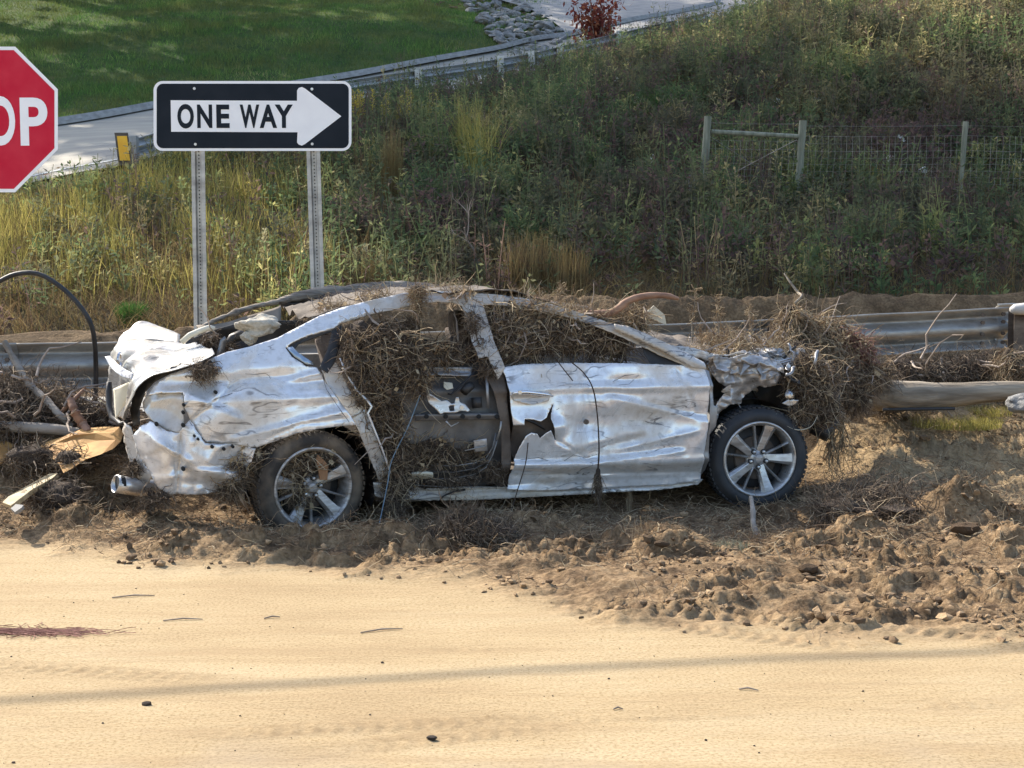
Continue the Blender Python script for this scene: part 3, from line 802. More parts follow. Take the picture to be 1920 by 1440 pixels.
for sd in (1, 2, 3):
    mb, V, F, R = tree_parts(sd, 17)
    e0 = empty('hilltop_tree', (0, 0, 0), 'tall leafy tree beyond the road, casting shade over the weedy bank', 'tree', 'shade trees beyond the road')
    tmesh.append((e0, mb.build('trunk', M_BARK, e0), mesh_np('crown', V, F, M_WEED, e0, False, rnd=R)))
TREES = [(-16.5,48,1.5),(-20,45.8,1.6),(-18.5,55.5,1.55),(-17,63,1.3),(-22,50,1.7),(-11,69,1.2)]
for i, (tx, ty, sc) in enumerate(TREES):
    e0, a0, c0 = tmesh[i % 3]
    if i < 3: e, = (e0,)
    else:
        e = e0.copy(); col().objects.link(e)
        for ch in (a0, c0):
            k_ = ch.copy(); col().objects.link(k_); k_.parent = e
    e.location = (tx, ty, float(zfar(np.array([tx]), np.array([ty]))[0]) - .3); e.scale = (sc, sc, sc); e.rotation_euler = (0, 0, i * 1.7)
# ------------------------------------------------------------------ metals and paints
def steel_mat(name, c1, c2, rough=.42, metal=.75, sc=3.0):
    m, n, l, b = mat_new(name)
    f = noise_n(n, l, sc, 8, .72, stretch=(.6, .6, 2.5))
    l.new(ramp(n, l, f, [(.35, c1), (.62, c2)]), b.inputs['Base Color'])
    l.new(ramp(n, l, noise_n(n, l, 14, 4), [(.3, (rough + .22,) * 3), (.7, (rough - .08,) * 3)]), b.inputs['Roughness'])
    b.inputs['Metallic'].default_value = metal
    l.new(bump(n, l, noise_n(n, l, 30, 4), .12, .003), b.inputs['Normal'])
    return m
M_GALV = steel_mat('galvanised_steel', (0.30, 0.29, 0.27), (0.52, 0.51, 0.48))
M_GALVD = steel_mat('weathered_rail_steel', (0.20, 0.18, 0.155), (0.42, 0.40, 0.36), .45, .65)
M_BLACKM = simple('black_rubber', (0.015, 0.015, 0.016), (0.03, 0.03, 0.03), 10, .6, bmp=.1)
M_HOLE = simple('dark_hole', (0.012, 0.012, 0.012), (0.02, 0.02, 0.02), 10, .9, bmp=0)
M_WHITES = simple('white_sheeting', (0.82, 0.82, 0.83), (0.88, 0.88, 0.88), 6, .5, bmp=.03, bscale=300)
M_SIGNBLK = simple('black_sheeting', (0.010, 0.015, 0.022), (0.016, 0.021, 0.029), 5, .5, bmp=.03, bscale=300, spec=.12)
M_SIGNRED = simple('red_sheeting', (0.52, 0.014, 0.04), (0.56, 0.03, 0.055), 5, .5, bmp=.03, bscale=300, spec=.12)
M_AMBER = simple('amber_reflector', (0.88, 0.42, 0.01), (0.95, 0.50, 0.02), 8, .35, bmp=.1)
M_BOLT = steel_mat('bolt_steel', (0.5, 0.5, 0.5), (0.65, 0.65, 0.63), .3)
M_WOODG = simple('treated_post_wood', (0.12, 0.13, 0.09), (0.27, 0.27, 0.20), 9, .85, stretch=(2, 2, .25), bmp=.4)

M_RUSTP = steel_mat('rusty_post_steel', (0.06, 0.04, 0.03), (0.18, 0.15, 0.12), .6, .5)
# ---- near guardrail
W_PROF = [(0.004, .158), (0.000, .152), (0.010, .140), (0.068, .106), (0.080, .094), (0.080, .080), (0.070, .068), (0.012, .030), (0.003, .014), (0.003, -.014), (0.012, -.030),
          (0.070, -.068), (0.080, -.080), (0.080, -.094), (0.068, -.106), (0.010, -.140), (0.000, -.152), (0.004, -.158)]
def beam(name, path, parent, mat, loc, hs=1.0, wob=0.0, th=.004, seed=0):
    """W-beam swept along path (N,3) of top edge points; humps point away from the viewer"""
    path = np.array(path, float); N = len(path); V, F = [], []
    for i in range(N):
        t = path[min(i + 1, N - 1)] - path[max(i - 1, 0)]; t[2] = 0; t /= np.linalg.norm(t); nn = np.array([-t[1], t[0], 0])
        for j, (d, h) in enumerate(W_PROF):
            w = wob * float(pn(np.array([path[i, 0] * 1.7 + seed]), np.array([h * 4.0]), 5)[0])
            V.append(path[i] + nn * (d + w) + np.array([0, 0, (h - .158) * hs + w * .6]) - loc)
    k = len(W_PROF)
    for i in range(N - 1):
        for j in range(k - 1): F.append((i * k + j, i * k + j + 1, (i + 1) * k + j + 1, (i + 1) * k + j))
    o = mesh_np(name, V, F, mat, parent, True); mod_solid(o, th)
    return o
def rail_top(x): return np.array([x, y_rail(x), np.interp(x, [-7, -2.9, 1.17, 3.9, 8], [.98, .99, 1.075, 1.178, 1.2])])
rl = np.array([0, 11.5, 0.0])
gr = empty('guardrail', tuple(rl), 'long galvanised guardrail with caked mud running behind the wrecked car', 'guardrail')
def seg(x0, x1, off=0.0, wob=.008, seed=0):
    X_ = np.linspace(x0, x1, 40); P_ = np.array([rail_top(x) for x in X_]); P_[:, 1] -= off
    return beam('beam', P_, gr, M_GALVD, rl, 1.03, wob, .004, seed)
seg(-3.50, 0.45, 0, .010, 1); seg(.33, 3.88, .006, .014, 2)
P_ = np.array([rail_top(x) for x in np.linspace(-8, -3.42, 30)]); P_[:, 1] -= .008; P_[:, 2] += .004
beam('beam', P_, gr, M_GALV, rl, 1.03, .004)
# crumpled length at the right frame edge
xs_ = np.linspace(3.80, 7.0, 40); P_ = np.array([rail_top(x) for x in xs_]); P_[:, 1] += .05 + .25 * np.sin((xs_ - 3.8) * 1.3); P_[:, 2] += .03 - .05 * (xs_ - 3.8)
beam('beam', P_, gr, M_GALVD, rl, .95, .05)
for x in (-5.2, -1.3, 0.55, 1.98, 3.92):
    p = rail_top(x); mb = MB()
    mb.box((p[0], p[1] - .03, p[2] - .68), (.10, .008, 1.3)).box((p[0] + .0, p[1] - .10, p[2] - .68), (.006, .13, 1.3)).box((p[0], p[1] - .172, p[2] - .68), (.10, .008, 1.3))
    o = mb.build('post', M_RUSTP, gr); o.data.transform(Matrix.Translation(-Vector(rl)))
for x in (-3.48, 3.66, 3.83):
    for dz in (.05, .11, .2, .27):
        p = rail_top(x); mb = MB(); mb.tube([(p[0], p[1] - .004 + .07 * (0.06 < dz < .1), p[2] - dz), (p[0], p[1] - .03, p[2] - dz)], .016, 6)
        o = mb.build('bolt', M_RUSTP, gr); o.data.transform(Matrix.Translation(-Vector(rl)))
# rust-stained torn sleeve at the right joint
q = at(1902, 582, 12.1); mb = MB()
mb.tube([at(1894, 581, 12.05), at(1902, 580, 12.05), at(1925, 579, 12.05), at(1990, 578, 12.1)], [.02, .045, .055, .055], 12, squash=.9)
M_PVC = simple('pale_plastic_pipe', (0.34, 0.32, 0.29), (0.50, 0.48, 0.45), 6, .6, bmp=.2)
o = mb.build('plastic_pipe', M_PVC, None, True); tagit(o, 'end of a pale rounded pipe lying against the guardrail at the right frame edge', 'pipe')

# ------------------------------------------------------------------ signs
def glyph(ch, x0, y0, x1, y1, D, mat, parent, loc, bold=.028, depth=.0012):
    cu = bpy.data.curves.new('letter', 'FONT'); cu.body = ch; cu.size = 1; cu.offset = bold; cu.extrude = 0.5; cu.resolution_u = 6
    o = bpy.data.objects.new('letter_source', cu); col().objects.link(o)
    dg = bpy.context.evaluated_depsgraph_get(); me = bpy.data.meshes.new_from_object(o.evaluated_get(dg))
    bpy.data.objects.remove(o); bpy.data.curves.remove(cu)
    n = len(me.vertices); c = np.empty(n * 3, np.float32); me.vertices.foreach_get('co', c); c = c.reshape(-1, 3)
    lo, hi = c.min(0), c.max(0); a = at(x0, y1, D); b_ = at(x1, y0, D)
    X_ = a[0] + (c[:, 0] - lo[0]) / (hi[0] - lo[0]) * (b_[0] - a[0]); Z_ = a[2] + (c[:, 1] - lo[1]) / (hi[1] - lo[1]) * (b_[2] - a[2])
    Y_ = D - (c[:, 2]) * depth
    me.vertices.foreach_set('co', (np.stack([X_, Y_, Z_], 1) - loc).astype(np.float32).ravel())
    me.materials.clear(); me.materials.append(mat); me.update()
    k = bpy.data.objects.new('letter', me); col().objects.link(k); k.parent = parent
    return k
def rounded(x0, y0, x1, y1, r, D, n=6):
    out = []
    for cx, cy, a0 in ((x1 - r, y0 + r, -90), (x1 - r, y1 - r, 0), (x0 + r, y1 - r, 90), (x0 + r, y0 + r, 180)):
        for k in range(n + 1):
            a = math.radians(a0 + 90 * k / n); out.append(at(cx + r * math.cos(a), cy + r * math.sin(a), D))
    return out
def plate(name, pts, mat, parent, loc, th):
    mb = MB(); mb.prism([np.array(p) - loc for p in pts], (0, -th, 0)); o = mb.build(name, mat, parent); return o
DS = 11.4
sl = np.array([at(470, 300, DS)[0], DS, zg(at(470, 300, DS)[0], DS)])
sg = empty('one_way_sign', tuple(sl), 'ONE WAY sign with a white arrow pointing right, on two perforated steel posts', 'traffic sign')
def shift(pts, d): return [np.array([p[0], p[1] - d, p[2]]) for p in pts]
plate('back_plate', rounded(288, 152, 659, 283, 17, DS), M_WHITES, sg, sl, .003)
plate('black_panel', shift(rounded(294, 157, 654, 278, 12, DS), .004), M_SIGNBLK, sg, sl, .001)
ar = [(320, 188), (557, 189), (557, 170), (560, 165), (566, 163), (572, 166), (640, 218), (572, 270), (566, 273), (560, 271), (557, 267), (558, 248), (321, 247)]
plate('arrow', [at(a, b_, DS - .006) for a, b_ in ar], M_WHITES, sg, sl, .001)
for ch, a, b_ in (('O', 333, 363), ('N', 370, 397.5), ('E', 406, 430), ('W', 450, 486), ('A', 487, 519), ('Y', 515.5, 549)):
    glyph(ch, a, 196 if ch != 'O' else 195, b_, 240 if ch != 'O' else 241, DS - .0085, M_SIGNBLK, sg, sl, .034)
for a, b_ in ((364.5, 166), (585, 167), (366.5, 270.5), (585.5, 270)):
    mb = MB(); c_ = at(a, b_, DS - .006) - sl; mb.tube([c_, c_ - np.array([0, .006, 0])], .010, 10); mb.build('bolt', M_BOLT, sg)
for (xt, yt, xb, yb) in ((371, 272, 376, 606), (587, 272, 596, 560)):
    T_, B_ = at(xt, yt, DS + .004), at(xb, yb, DS + .004); dv = (B_ - T_); k = 1.25; B_ = T_ + dv * k
    T_[1] += .0; prof = [(-.049, 0), (-.024, 0), (-.017, .032), (.017, .032), (.024, 0), (.049, 0)]
    V = [];
    for q in (T_, B_):
        for (a, d) in prof: V.append(q + np.array([a, d, 0]) - sl)
    F = [(j, j + 1, 7 + j, 6 + j) for j in range(5)]
    o = mesh_np('post', V, F, M_GALV, sg, False); mod_solid(o, .004)
    L = np.linalg.norm(B_ - T_); hv, hf = MB(), 0
    for i in range(int(L / .0254 / 1.0)):
        q = T_ + (B_ - T_) * (i * .0254 + .02) / L; hv.tube([q - sl + np.array([0, .0292, 0]), q - sl + np.array([0, .027, 0])], .0052, 6)
    h_ = hv.build('hole', M_HOLE, o); h_['kind'] = 'stuff'; h_.matrix_parent_inverse = Matrix()
# stop sign
D2 = 13.2; cx, cy, R_ = -28, 224, 136.5 / math.cos(math.pi / 8)
tl = np.array([at(cx, cy, D2)[0], D2, zg(at(cx, cy, D2)[0], D2)])
st = empty('stop_sign', tuple(tl), 'red octagonal STOP sign cut by the left frame edge', 'traffic sign')
def octa(R, D): return [at(cx + R * math.cos(math.radians(22.5 + 45 * k)), cy - R * math.sin(math.radians(22.5 + 45 * k)), D) for k in range(8)]
plate('white_border', octa(R_, D2), M_WHITES, st, tl, .003)
plate('red_panel', octa(R_ - 7, D2 - .004), M_SIGNRED, st, tl, .001)
for ch, a, b_ in (('S', -145, -96), ('T', -90, -34), ('O', -26, 27), ('P', 39, 88)):
    glyph(ch, a, 180 if ch in 'SO' else 183, b_, 273, D2 - .0065, M_WHITES, st, tl, .026)
mb = MB(); b_ = at(cx, 370, D2); mb.box((0, .03, (at(cx, 100, D2)[2] - tl[2]) / 2 - .1), (.06, .04, at(cx, 100, D2)[2] - tl[2] + .2)); mb.build('post', M_GALV, st)

# ------------------------------------------------------------------ upper guardrail with reflector
RU = [(245,262,26.6),(290,249,27.6),(480,190,31.5),(660,150,33.4),(903,115,36.4),(989,101,37.6),(1059,85,39),(1200,53,42.5),(1330,22,46)]
P_ = catmull([at(*c) for c in RU], 70)
ul = np.array([P_[0][0], P_[0][1], zg(P_[0][0], P_[0][1])])
ug = empty('upper_guardrail', tuple(ul), 'second guardrail climbing the bank along the upper road, with an amber end reflector', 'guardrail')
beam('beam', P_, ug, M_GALV, ul, 1.0, .0, .006)
for i in [1] + list(range(9, 70, 7)):
    p = P_[i]; g_ = zg(p[0], p[1]); mb = MB(); mb.box((p[0], p[1] + .0, (p[2] + .05 + g_ - .3) / 2), (.15, .20, p[2] + .05 - g_ + .3))
    o = mb.build('post', M_GALV, ug); o.data.transform(Matrix.Translation(-Vector(ul)))
ref = [at(a, b_, 26.3) - ul for a, b_ in ((215, 249), (240, 249), (248, 310), (223, 310))]
mb = MB(); mb.prism(ref, (0, -.02, 0)); o = mb.build('reflector', M_RUSTP, ug)
mb = MB(); mb.prism([at(a, b_, 26.27) - ul for a, b_ in ((219.5, 255), (238, 255), (244, 301), (225, 301))], (0, -.01, 0)); mb.build('amber_face', M_AMBER, o)

# ------------------------------------------------------------------ fence
def rough_post(pt, pb, r, loc, name, parent, mat=M_WOODG, n=9):
    mb = MB(); pts = [pt + (pb - pt) * t - loc + np.array([random.uniform(-.004, .004), 0, 0]) for t in np.linspace(0, 1, 7)]
    mb.tube(pts, [r * random.uniform(.93, 1.05) for _ in pts], n); o = mb.build(name, mat, parent, True); smooth_angle(o); return o
DF = 24.9
fl = on_ground(1316, 372, 20); fl[1] = DF
fe = empty('wire_fence', tuple(fl), 'wooden post and woven wire fence with a braced frame on the dark bank', 'fence')
def fp(x, y): return at(x, y, DF)
for (xt, yt, xb, yb, w) in ((1327.5, 218, 1315, 395, 14), (1506, 226, 1494, 392, 14), (1811, 228, 1796, 398, 10.5), (2100, 232, 2088, 400, 11)):
    rough_post(fp(xt, yt), fp(xb, yb), w / 2 / FPX * DF, fl, 'post', fe)
rough_post(fp(1334, 247), fp(1500, 256), 4.5 / FPX * DF, fl, 'top_rail', fe)
o = rough_post(at(1300, 328, 24.6), at(1299, 385, 24.6), 9 / FPX * DF, np.zeros(3), 'wood_stub'.replace('wood_stub', 'short_post'), None, M_CONC)
tagit(o, 'short pale stub post left of the fence frame', 'post')
def wire(a, b_, r=.0032, sag=0.0, mat=None, nm='wire'):
    pts = []
    for t in np.linspace(0, 1, 6):
        p = a + (b_ - a) * t - fl; p[2] -= sag * 4 * t * (1 - t); p[1] += random.uniform(-.01, .01); pts.append(p)
    mb = MB(); mb.tube(pts, r, 3); return mb.build(nm, M_GALVD, fe)
bays = [((1330, 0), (1503, 2)), ((1507, 3), (1806, 2)), ((1810, 2), (2095, 6))]
for bi, ((xa, da), (xb, db)) in enumerate(bays):
    rows = [233, 252, 266, 280, 293, 305, 318, 330, 342, 353] if bi else [230, 262, 278, 292, 304, 316, 328, 340, 352]
    for y in rows: wire(fp(xa - (y - 233) * .075, y + da), fp(xb - (y - 233) * .085, y + db), .0022, .012)
    n_ = int((xb - xa) / 11.5)
    for i in range(1, n_):
        X_ = xa + (xb - xa) * i / n_ + random.uniform(-1, 1)
        mb = MB(); mb.tube([fp(X_, rows[1] + 3) - fl, fp(X_ + random.uniform(-2, 1), 290) - fl, fp(X_ - 6 + random.uniform(-1.5, 1.5), rows[-1] + 3) - fl], .0020, 3); mb.build('wire', M_GALVD, fe)
wire(fp(1326, 350), fp(1494, 262), .007, 0, nm='brace_wire'); wire(fp(1332, 256), fp(1488, 358), .005, 0, nm='brace_wire')

# ------------------------------------------------------------------ riprap
def rockmesh(name, seed, sub=2, amp=.28, flat=.6, mat=None):
    bm = bmesh.new(); bmesh.ops.create_icosphere(bm, subdivisions=sub, radius=1.0)
    for v in bm.verts:
        p = v.co.copy(); q = p * 1.3 + Vector((seed * 7.1, seed * 3.3, seed)); f = 1 + amp * (mnoise.noise(q) * 1.4 + .5 * mnoise.noise(q * 2.3))
        v.co = Vector((p.x * f, p.y * f * .85, p.z * f * flat))
    me = bpy.data.meshes.new(name); bm.to_mesh(me); bm.free()
    if mat: me.materials.append(mat)
    return me
M_STONE = simple('grey_stone', (0.13, 0.13, 0.125), (0.30, 0.29, 0.27), 1.6, .85, bmp=.4, bscale=12, bdist=.02)
rp_poly = [(868,0),(905,-12),(950,6),(1000,20),(1040,42),(1078,72),(1050,92),(1005,108),(965,108),(930,82),(905,55),(880,28)]
rpc = on_ground(960, 60, 36)
rr_ = empty('riprap', tuple(rpc), 'tumbled grey riprap stones between the lawn and the paved apron', 'riprap')
rms = [rockmesh('stone', i + 1, 1 if i % 2 else 2, .3, .6, M_STONE) for i in range(6)]
cnt = 0; tries = 0
while cnt < 270 and tries < 3000:
    tries += 1
    X_, Y_ = random.uniform(865, 1080), random.uniform(-12, 108)
    if not inpoly(np.array([X_]), np.array([Y_]), rp_poly)[0]: continue
    p = on_ground(X_, Y_, 36); s = random.uniform(.07, .2)
    o = bpy.data.objects.new('stone', rms[cnt % 6]); col().objects.link(o); o.parent = rr_
    o.location = tuple(p - rpc + np.array([0, 0, s * .45])); o.scale = (s * 1.3, s * 1.1, s * random.uniform(.7, 1.1)); o.rotation_euler = (random.uniform(-.5, .5), random.uniform(-.5, .5), random.uniform(0, 6)); cnt += 1
V_, F_, n0 = [], [], 0
bpts = [];
M_BARKM = simple('bark_mulch', (0.09, 0.05, 0.035), (0.2, 0.12, 0.08), 6, .95)
mb = MB()
for i in range(700):
    X_, Y_ = random.uniform(780, 1090), random.uniform(-12, 110)
    if not (inpoly(np.array([X_]), np.array([Y_]), rp_poly)[0] or (X_ < 900 and Y_ < 16)): continue
    p = on_ground(X_, Y_, 36); mb.box(tuple(p + np.array([0, 0, .03])), (random.uniform(.05, .14), .06, .05), 0, Matrix.Rotation(random.uniform(0, 6), 3, 'Z') @ Matrix.Rotation(random.uniform(-.6, .6), 3, 'X'))
o = mb.build('mulch', M_BARKM); tagit(o, 'dark bark mulch and chips among the riprap stones', kind='stuff')

# dark parked pickup whose lower body shows at the top edge
pp = at(1400, 17, 62); pp[2] = zg(pp[0], pp[1]) + .1
pk = empty('parked_pickup', tuple(pp), 'dark parked vehicle at the top edge, only its underside showing', 'pickup')
M_DKP = simple('dark_vehicle_paint', (0.012, 0.013, 0.016), (0.022, 0.022, 0.025), 3, .3, bmp=0)
M_TYRE = simple('tyre_rubber', (0.018, 0.018, 0.019), (0.045, 0.042, 0.038), 7, .7, bmp=.2, bscale=40)
prof = [(-2.7, .55), (-2.7, 1.15), (-.6, 1.2), (-.45, 1.85), (.9, 1.87), (1.5, 1.25), (2.6, 1.1), (2.7, .5)]
mb = MB(); mb.prism([(a, -.95, h) for a, h in prof], (0, 1.9, 0)); mod_bevel(mb.build('body', M_DKP, pk), .06)
for wx in (-1.75, 1.75):
    for wy in (-.85, .85):
        mb = MB(); mb.tube([(wx, wy - .12, .38), (wx, wy + .12, .38)], .38, 20); mb.build('wheel', M_TYRE, pk)
mb = MB(); mb.prism([(-.35, -.96, 1.25), (-.25, -.96, 1.75), (.8, -.96, 1.77), (1.2, -.96, 1.3)], (0, .02, 0)); mb.build('side_window', M_BLACKM, pk)
p = at(1337, 22, 60); p[2] = zg(p[0], p[1]); mb = MB(); mb.tube([p - np.array([0, 0, .2]), p + np.array([0, 0, .2]), p + np.array([0, 0, .5])], [.17, .17, .15], 10)
tagit(mb.build('bollard', M_CONC, None, True), 'pale bollard beside the dark parked vehicle at the top edge', 'bollard')

# overhead cable that throws the long thin shadow over the sand
def sh_src(X, Y, h):     # point h above the ground whose shadow falls under this pixel
    gx_, gy_ = pxw(X, Y); return np.array([gx_, gy_, 0]) + np.array(SUNV) * (h / SUNV[2])
mb = MB(); ps = [sh_src(X, Y, 7.2 + .0 * X) for X, Y in ((-1500, 1400), (-600, 1362), (0, 1330), (400, 1305), (960, 1272), (1400, 1251), (1920, 1232), (2600, 1215), (3600, 1198))]
mb.tube(ps, .028, 6); tagit(mb.build('overhead_cable', M_BLACKM, None, True), 'black overhead utility cable crossing above the road, its shadow thin on the sand', 'cable')
mb = MB(); ps = [sh_src(X, Y, 7.2) for X, Y in ((400, 1303), (340, 1297), (270, 1288), (220, 1285))]
# ------------------------------------------------------------------ the wrecked car
RW = at(588, 915, 9.05); FW = at(1425, 861, 9.85)
Uv = np.array([FW[0] - RW[0], FW[1] - RW[1], 0.0]); WB = np.linalg.norm(Uv); Uv /= WB
Iv = np.array([-Uv[1], Uv[0], 0.0])            # into the car
O_ = np.array([RW[0], RW[1], 0.0])
CAR_ROT = math.atan2(Uv[1], Uv[0])
car = empty('wrecked_car', tuple(O_), 'crushed silver-white sedan coated in flood debris, rear door skin torn away', 'car', None, CAR_ROT)
def cp(px, py, w=0.0):
    """car-local point (u, inward, z) under a pixel on the plane at inward depth w"""
    r = ray(px, py); c0 = np.array([0, 0, H0]); o = O_ + Iv * w
    t = np.dot(o - c0, Iv) / np.dot(r, Iv); p = c0 + r * t - O_
    return np.array([np.dot(p, Uv), w, p[2]])
def prof(z):   # how far the side surface lies inward of the wheel faces
    z = np.asarray(z, float)
    low = np.clip((0.42 - z) / 0.2, 0, 1)**2 * 0.07
    belly = -0.045 * np.exp(-((z - .60) / .22)**2)
    green = np.clip(z - 0.93, 0, 1) * 0.52
    shoulder = 0.03 * sst(.78, .95, z)
    crease = -0.018 * np.exp(-((z - .80) / .03)**2) - 0.022 * np.exp(-((z - .33) / .035)**2)
    return low + belly + green + shoulder + crease
def wrapin(u): # body corners turn inward at both ends
    return np.clip((-0.62 - u) / .38, 0, 2)**2.2 * .26 + np.clip((u - 3.35) / .3, 0, 2)**2 * .25
def sd(px, py, extra=0.0):
    w = 0.0
    for _ in range(5):
        p = cp(px, py, w); w = float(prof(p[2]) + wrapin(p[0])) + extra
    return cp(px, py, w)
def crumple(u, z, f, amp, seed=0):
    a = np.abs(pn(u * f, z * f, seed)) + .5 * np.abs(pn(u * f * 2.1 + 3, z * f * 2.1, seed + 1))
    return (a - .25) * amp
def facet(u, z, f, amp, seed=0):
    """folded-sheet relief: random planes meeting in creases"""
    r = np.random.default_rng(seed); s = 0
    for k in range(5):
        a = r.uniform(0, math.pi); ph = r.uniform(0, 5); q = (u * math.cos(a) + z * math.sin(a)) * f * r.uniform(.6, 1.6) + ph + .6 * pn(u * 2, z * 2, seed + k)
        s = s + np.abs((q % 2) - 1)
    return (s / 5 - .5) * amp

def planes(u, z, sp, amp, seed, warp=.0):
    """flat facets meeting in sharp folds: random heights over a random triangulation"""
    r = np.random.default_rng(seed); u = np.asarray(u, float); z = np.asarray(z, float)
    lo = (u.min() - sp * 2, z.min() - sp * 2); hi = (u.max() + sp * 2, z.max() + sp * 2)
    gx_, gy_ = np.meshgrid(np.arange(lo[0], hi[0], sp), np.arange(lo[1], hi[1], sp * .6))
    P = np.stack([gx_.ravel() + r.uniform(-.45, .45, gx_.size) * sp, gy_.ravel() + r.uniform(-.45, .45, gx_.size) * sp * .6], 1); H_ = r.uniform(-1, 1, len(P))
    v, e, f, *_ = delaunay_2d_cdt([Vector((float(a), float(b_))) for a, b_ in P], [], [], 0, 1e-9)
    out = np.zeros(u.shape)
    for t_ in f:
        (x0, y0), (x1, y1), (x2, y2) = [(v[i].x, v[i].y) for i in t_]; d = (y1 - y2) * (x0 - x2) + (x2 - x1) * (y0 - y2)
        if abs(d) < 1e-12: continue
        a = ((y1 - y2) * (u - x2) + (x2 - x1) * (z - y2)) / d; b_ = ((y2 - y0) * (u - x2) + (x0 - x2) * (z - y2)) / d; c_ = 1 - a - b_
        m_ = (a >= -1e-9) & (b_ >= -1e-9) & (c_ >= -1e-9); q = [H_[min(i, len(H_) - 1)] for i in t_]
        out[m_] = a[m_] * q[0] + b_[m_] * q[1] + c_[m_] * q[2]
    return out * amp
def dens_outline(pts, step, jag=0.0, r=random):
    out = []
    n = len(pts)
    for i in range(n):
        a, b_ = np.array(pts[i]), np.array(pts[(i + 1) % n]); L = np.linalg.norm(b_ - a); k = max(1, int(L / step))
        for j in range(k):
            q = a + (b_ - a) * j / k
            if jag and j: q = q + np.array([r.uniform(-jag, jag), r.uniform(-jag, jag)])
            out.append(q)
    return out
def sheet2d(outline, res, holes=(), jag=0.0):
    """triangulated sheet inside a 2-D outline; returns points and triangles"""
    ol = dens_outline(outline, res, jag); hs = [dens_outline(h, res, 0) for h in holes]
    pts = list(ol); faces = [list(range(len(ol)))]
    edges = []
    for h in hs:
        n0 = len(pts); pts += h; edges += [(n0 + i, n0 + (i + 1) % len(h)) for i in range(len(h))]
    A = np.array(ol); lo, hi = A.min(0), A.max(0)
    X_, Y_ = np.meshgrid(np.arange(lo[0], hi[0], res), np.arange(lo[1], hi[1], res * .87))
    X_[::2] += res * .5; X_ = X_.ravel(); Y_ = Y_.ravel()
    ins = inpoly(X_, Y_, [tuple(p) for p in ol])
    for h in hs: ins &= ~inpoly(X_, Y_, [tuple(p) for p in h])
    X_, Y_ = X_[ins], Y_[ins]
    # keep inner points off the border
    B = np.array(pts); keep = np.ones(len(X_), bool)
    for i in range(0, len(X_), 2000):
        d = ((X_[i:i + 2000, None] - B[None, :, 0])**2 + (Y_[i:i + 2000, None] - B[None, :, 1])**2).min(1); keep[i:i + 2000] = d > (res * .45)**2
    allp = [Vector((float(p[0]), float(p[1]))) for p in pts] + [Vector((float(a), float(b_))) for a, b_ in zip(X_[keep], Y_[keep])]
    v, e, f, *_ = delaunay_2d_cdt(allp, edges, faces, 1, 1e-6)
    P = np.array([(q.x, q.y) for q in v]); F = np.array([t for t in f if len(t) == 3])
    if holes:
        c = P[F].mean(1); k = np.ones(len(F), bool)
        for h in hs: k &= ~inpoly(c[:, 0], c[:, 1], [tuple(p) for p in h])
        F = F[k]
    return P, F
def panel(name, outline_px, mat, parent, disp=None, extra=0.0, res=.02, holes=(), jag=0.0, th=.003, base=True, loc=None, smooth=True):
    """body panel: outline traced as pixels, set on the car's side surface, then dented"""
    f = (lambda q: sd(q[0], q[1], extra)) if base else (lambda q: cp(q[0], q[1], extra))
    ol = [f(q)[[0, 2]] for q in outline_px]; hl = [[f(q)[[0, 2]] for q in h] for h in holes]
    P, F = sheet2d(ol, res, hl, jag)
    u, z = P[:, 0], P[:, 1]
    w = (prof(z) + wrapin(u) if base else 0 * u) + extra
    if disp is not None: w = w + disp(u, z)
    V = np.stack([u, w, z], 1)
    o = mesh_np(name, V, F, mat, parent, smooth); mod_solid(o, th, 0)
    return o
def dent(u, z, px, py, rx, ry, amp, ang=0.0, sharp=1.0):
    c = sd(px, py); ca, sa = math.cos(ang), math.sin(ang)
    a = ((u - c[0]) * ca + (z - c[2]) * sa) / rx; b_ = (-(u - c[0]) * sa + (z - c[2]) * ca) / ry
    return amp * np.exp(-(a * a + b_ * b_)**sharp)
def fold(u, z, p1, p2, amp, wid=.02, step=0.0):
    """a crease line between two pixels; step raises one side"""
    a, b_ = sd(*p1)[[0, 2]], sd(*p2)[[0, 2]]; d = b_ - a; L = np.linalg.norm(d); d = d / L
    t = (u - a[0]) * d[0] + (z - a[1]) * d[1]; s = -(u - a[0]) * d[1] + (z - a[1]) * d[0]
    m_ = sst(-.08, .02, t) * (1 - sst(L - .02, L + .08, t))
    return m_ * (amp * np.exp(-np.abs(s) / wid) + step * np.exp(-np.abs(s) / .12) * np.tanh(s / wid))

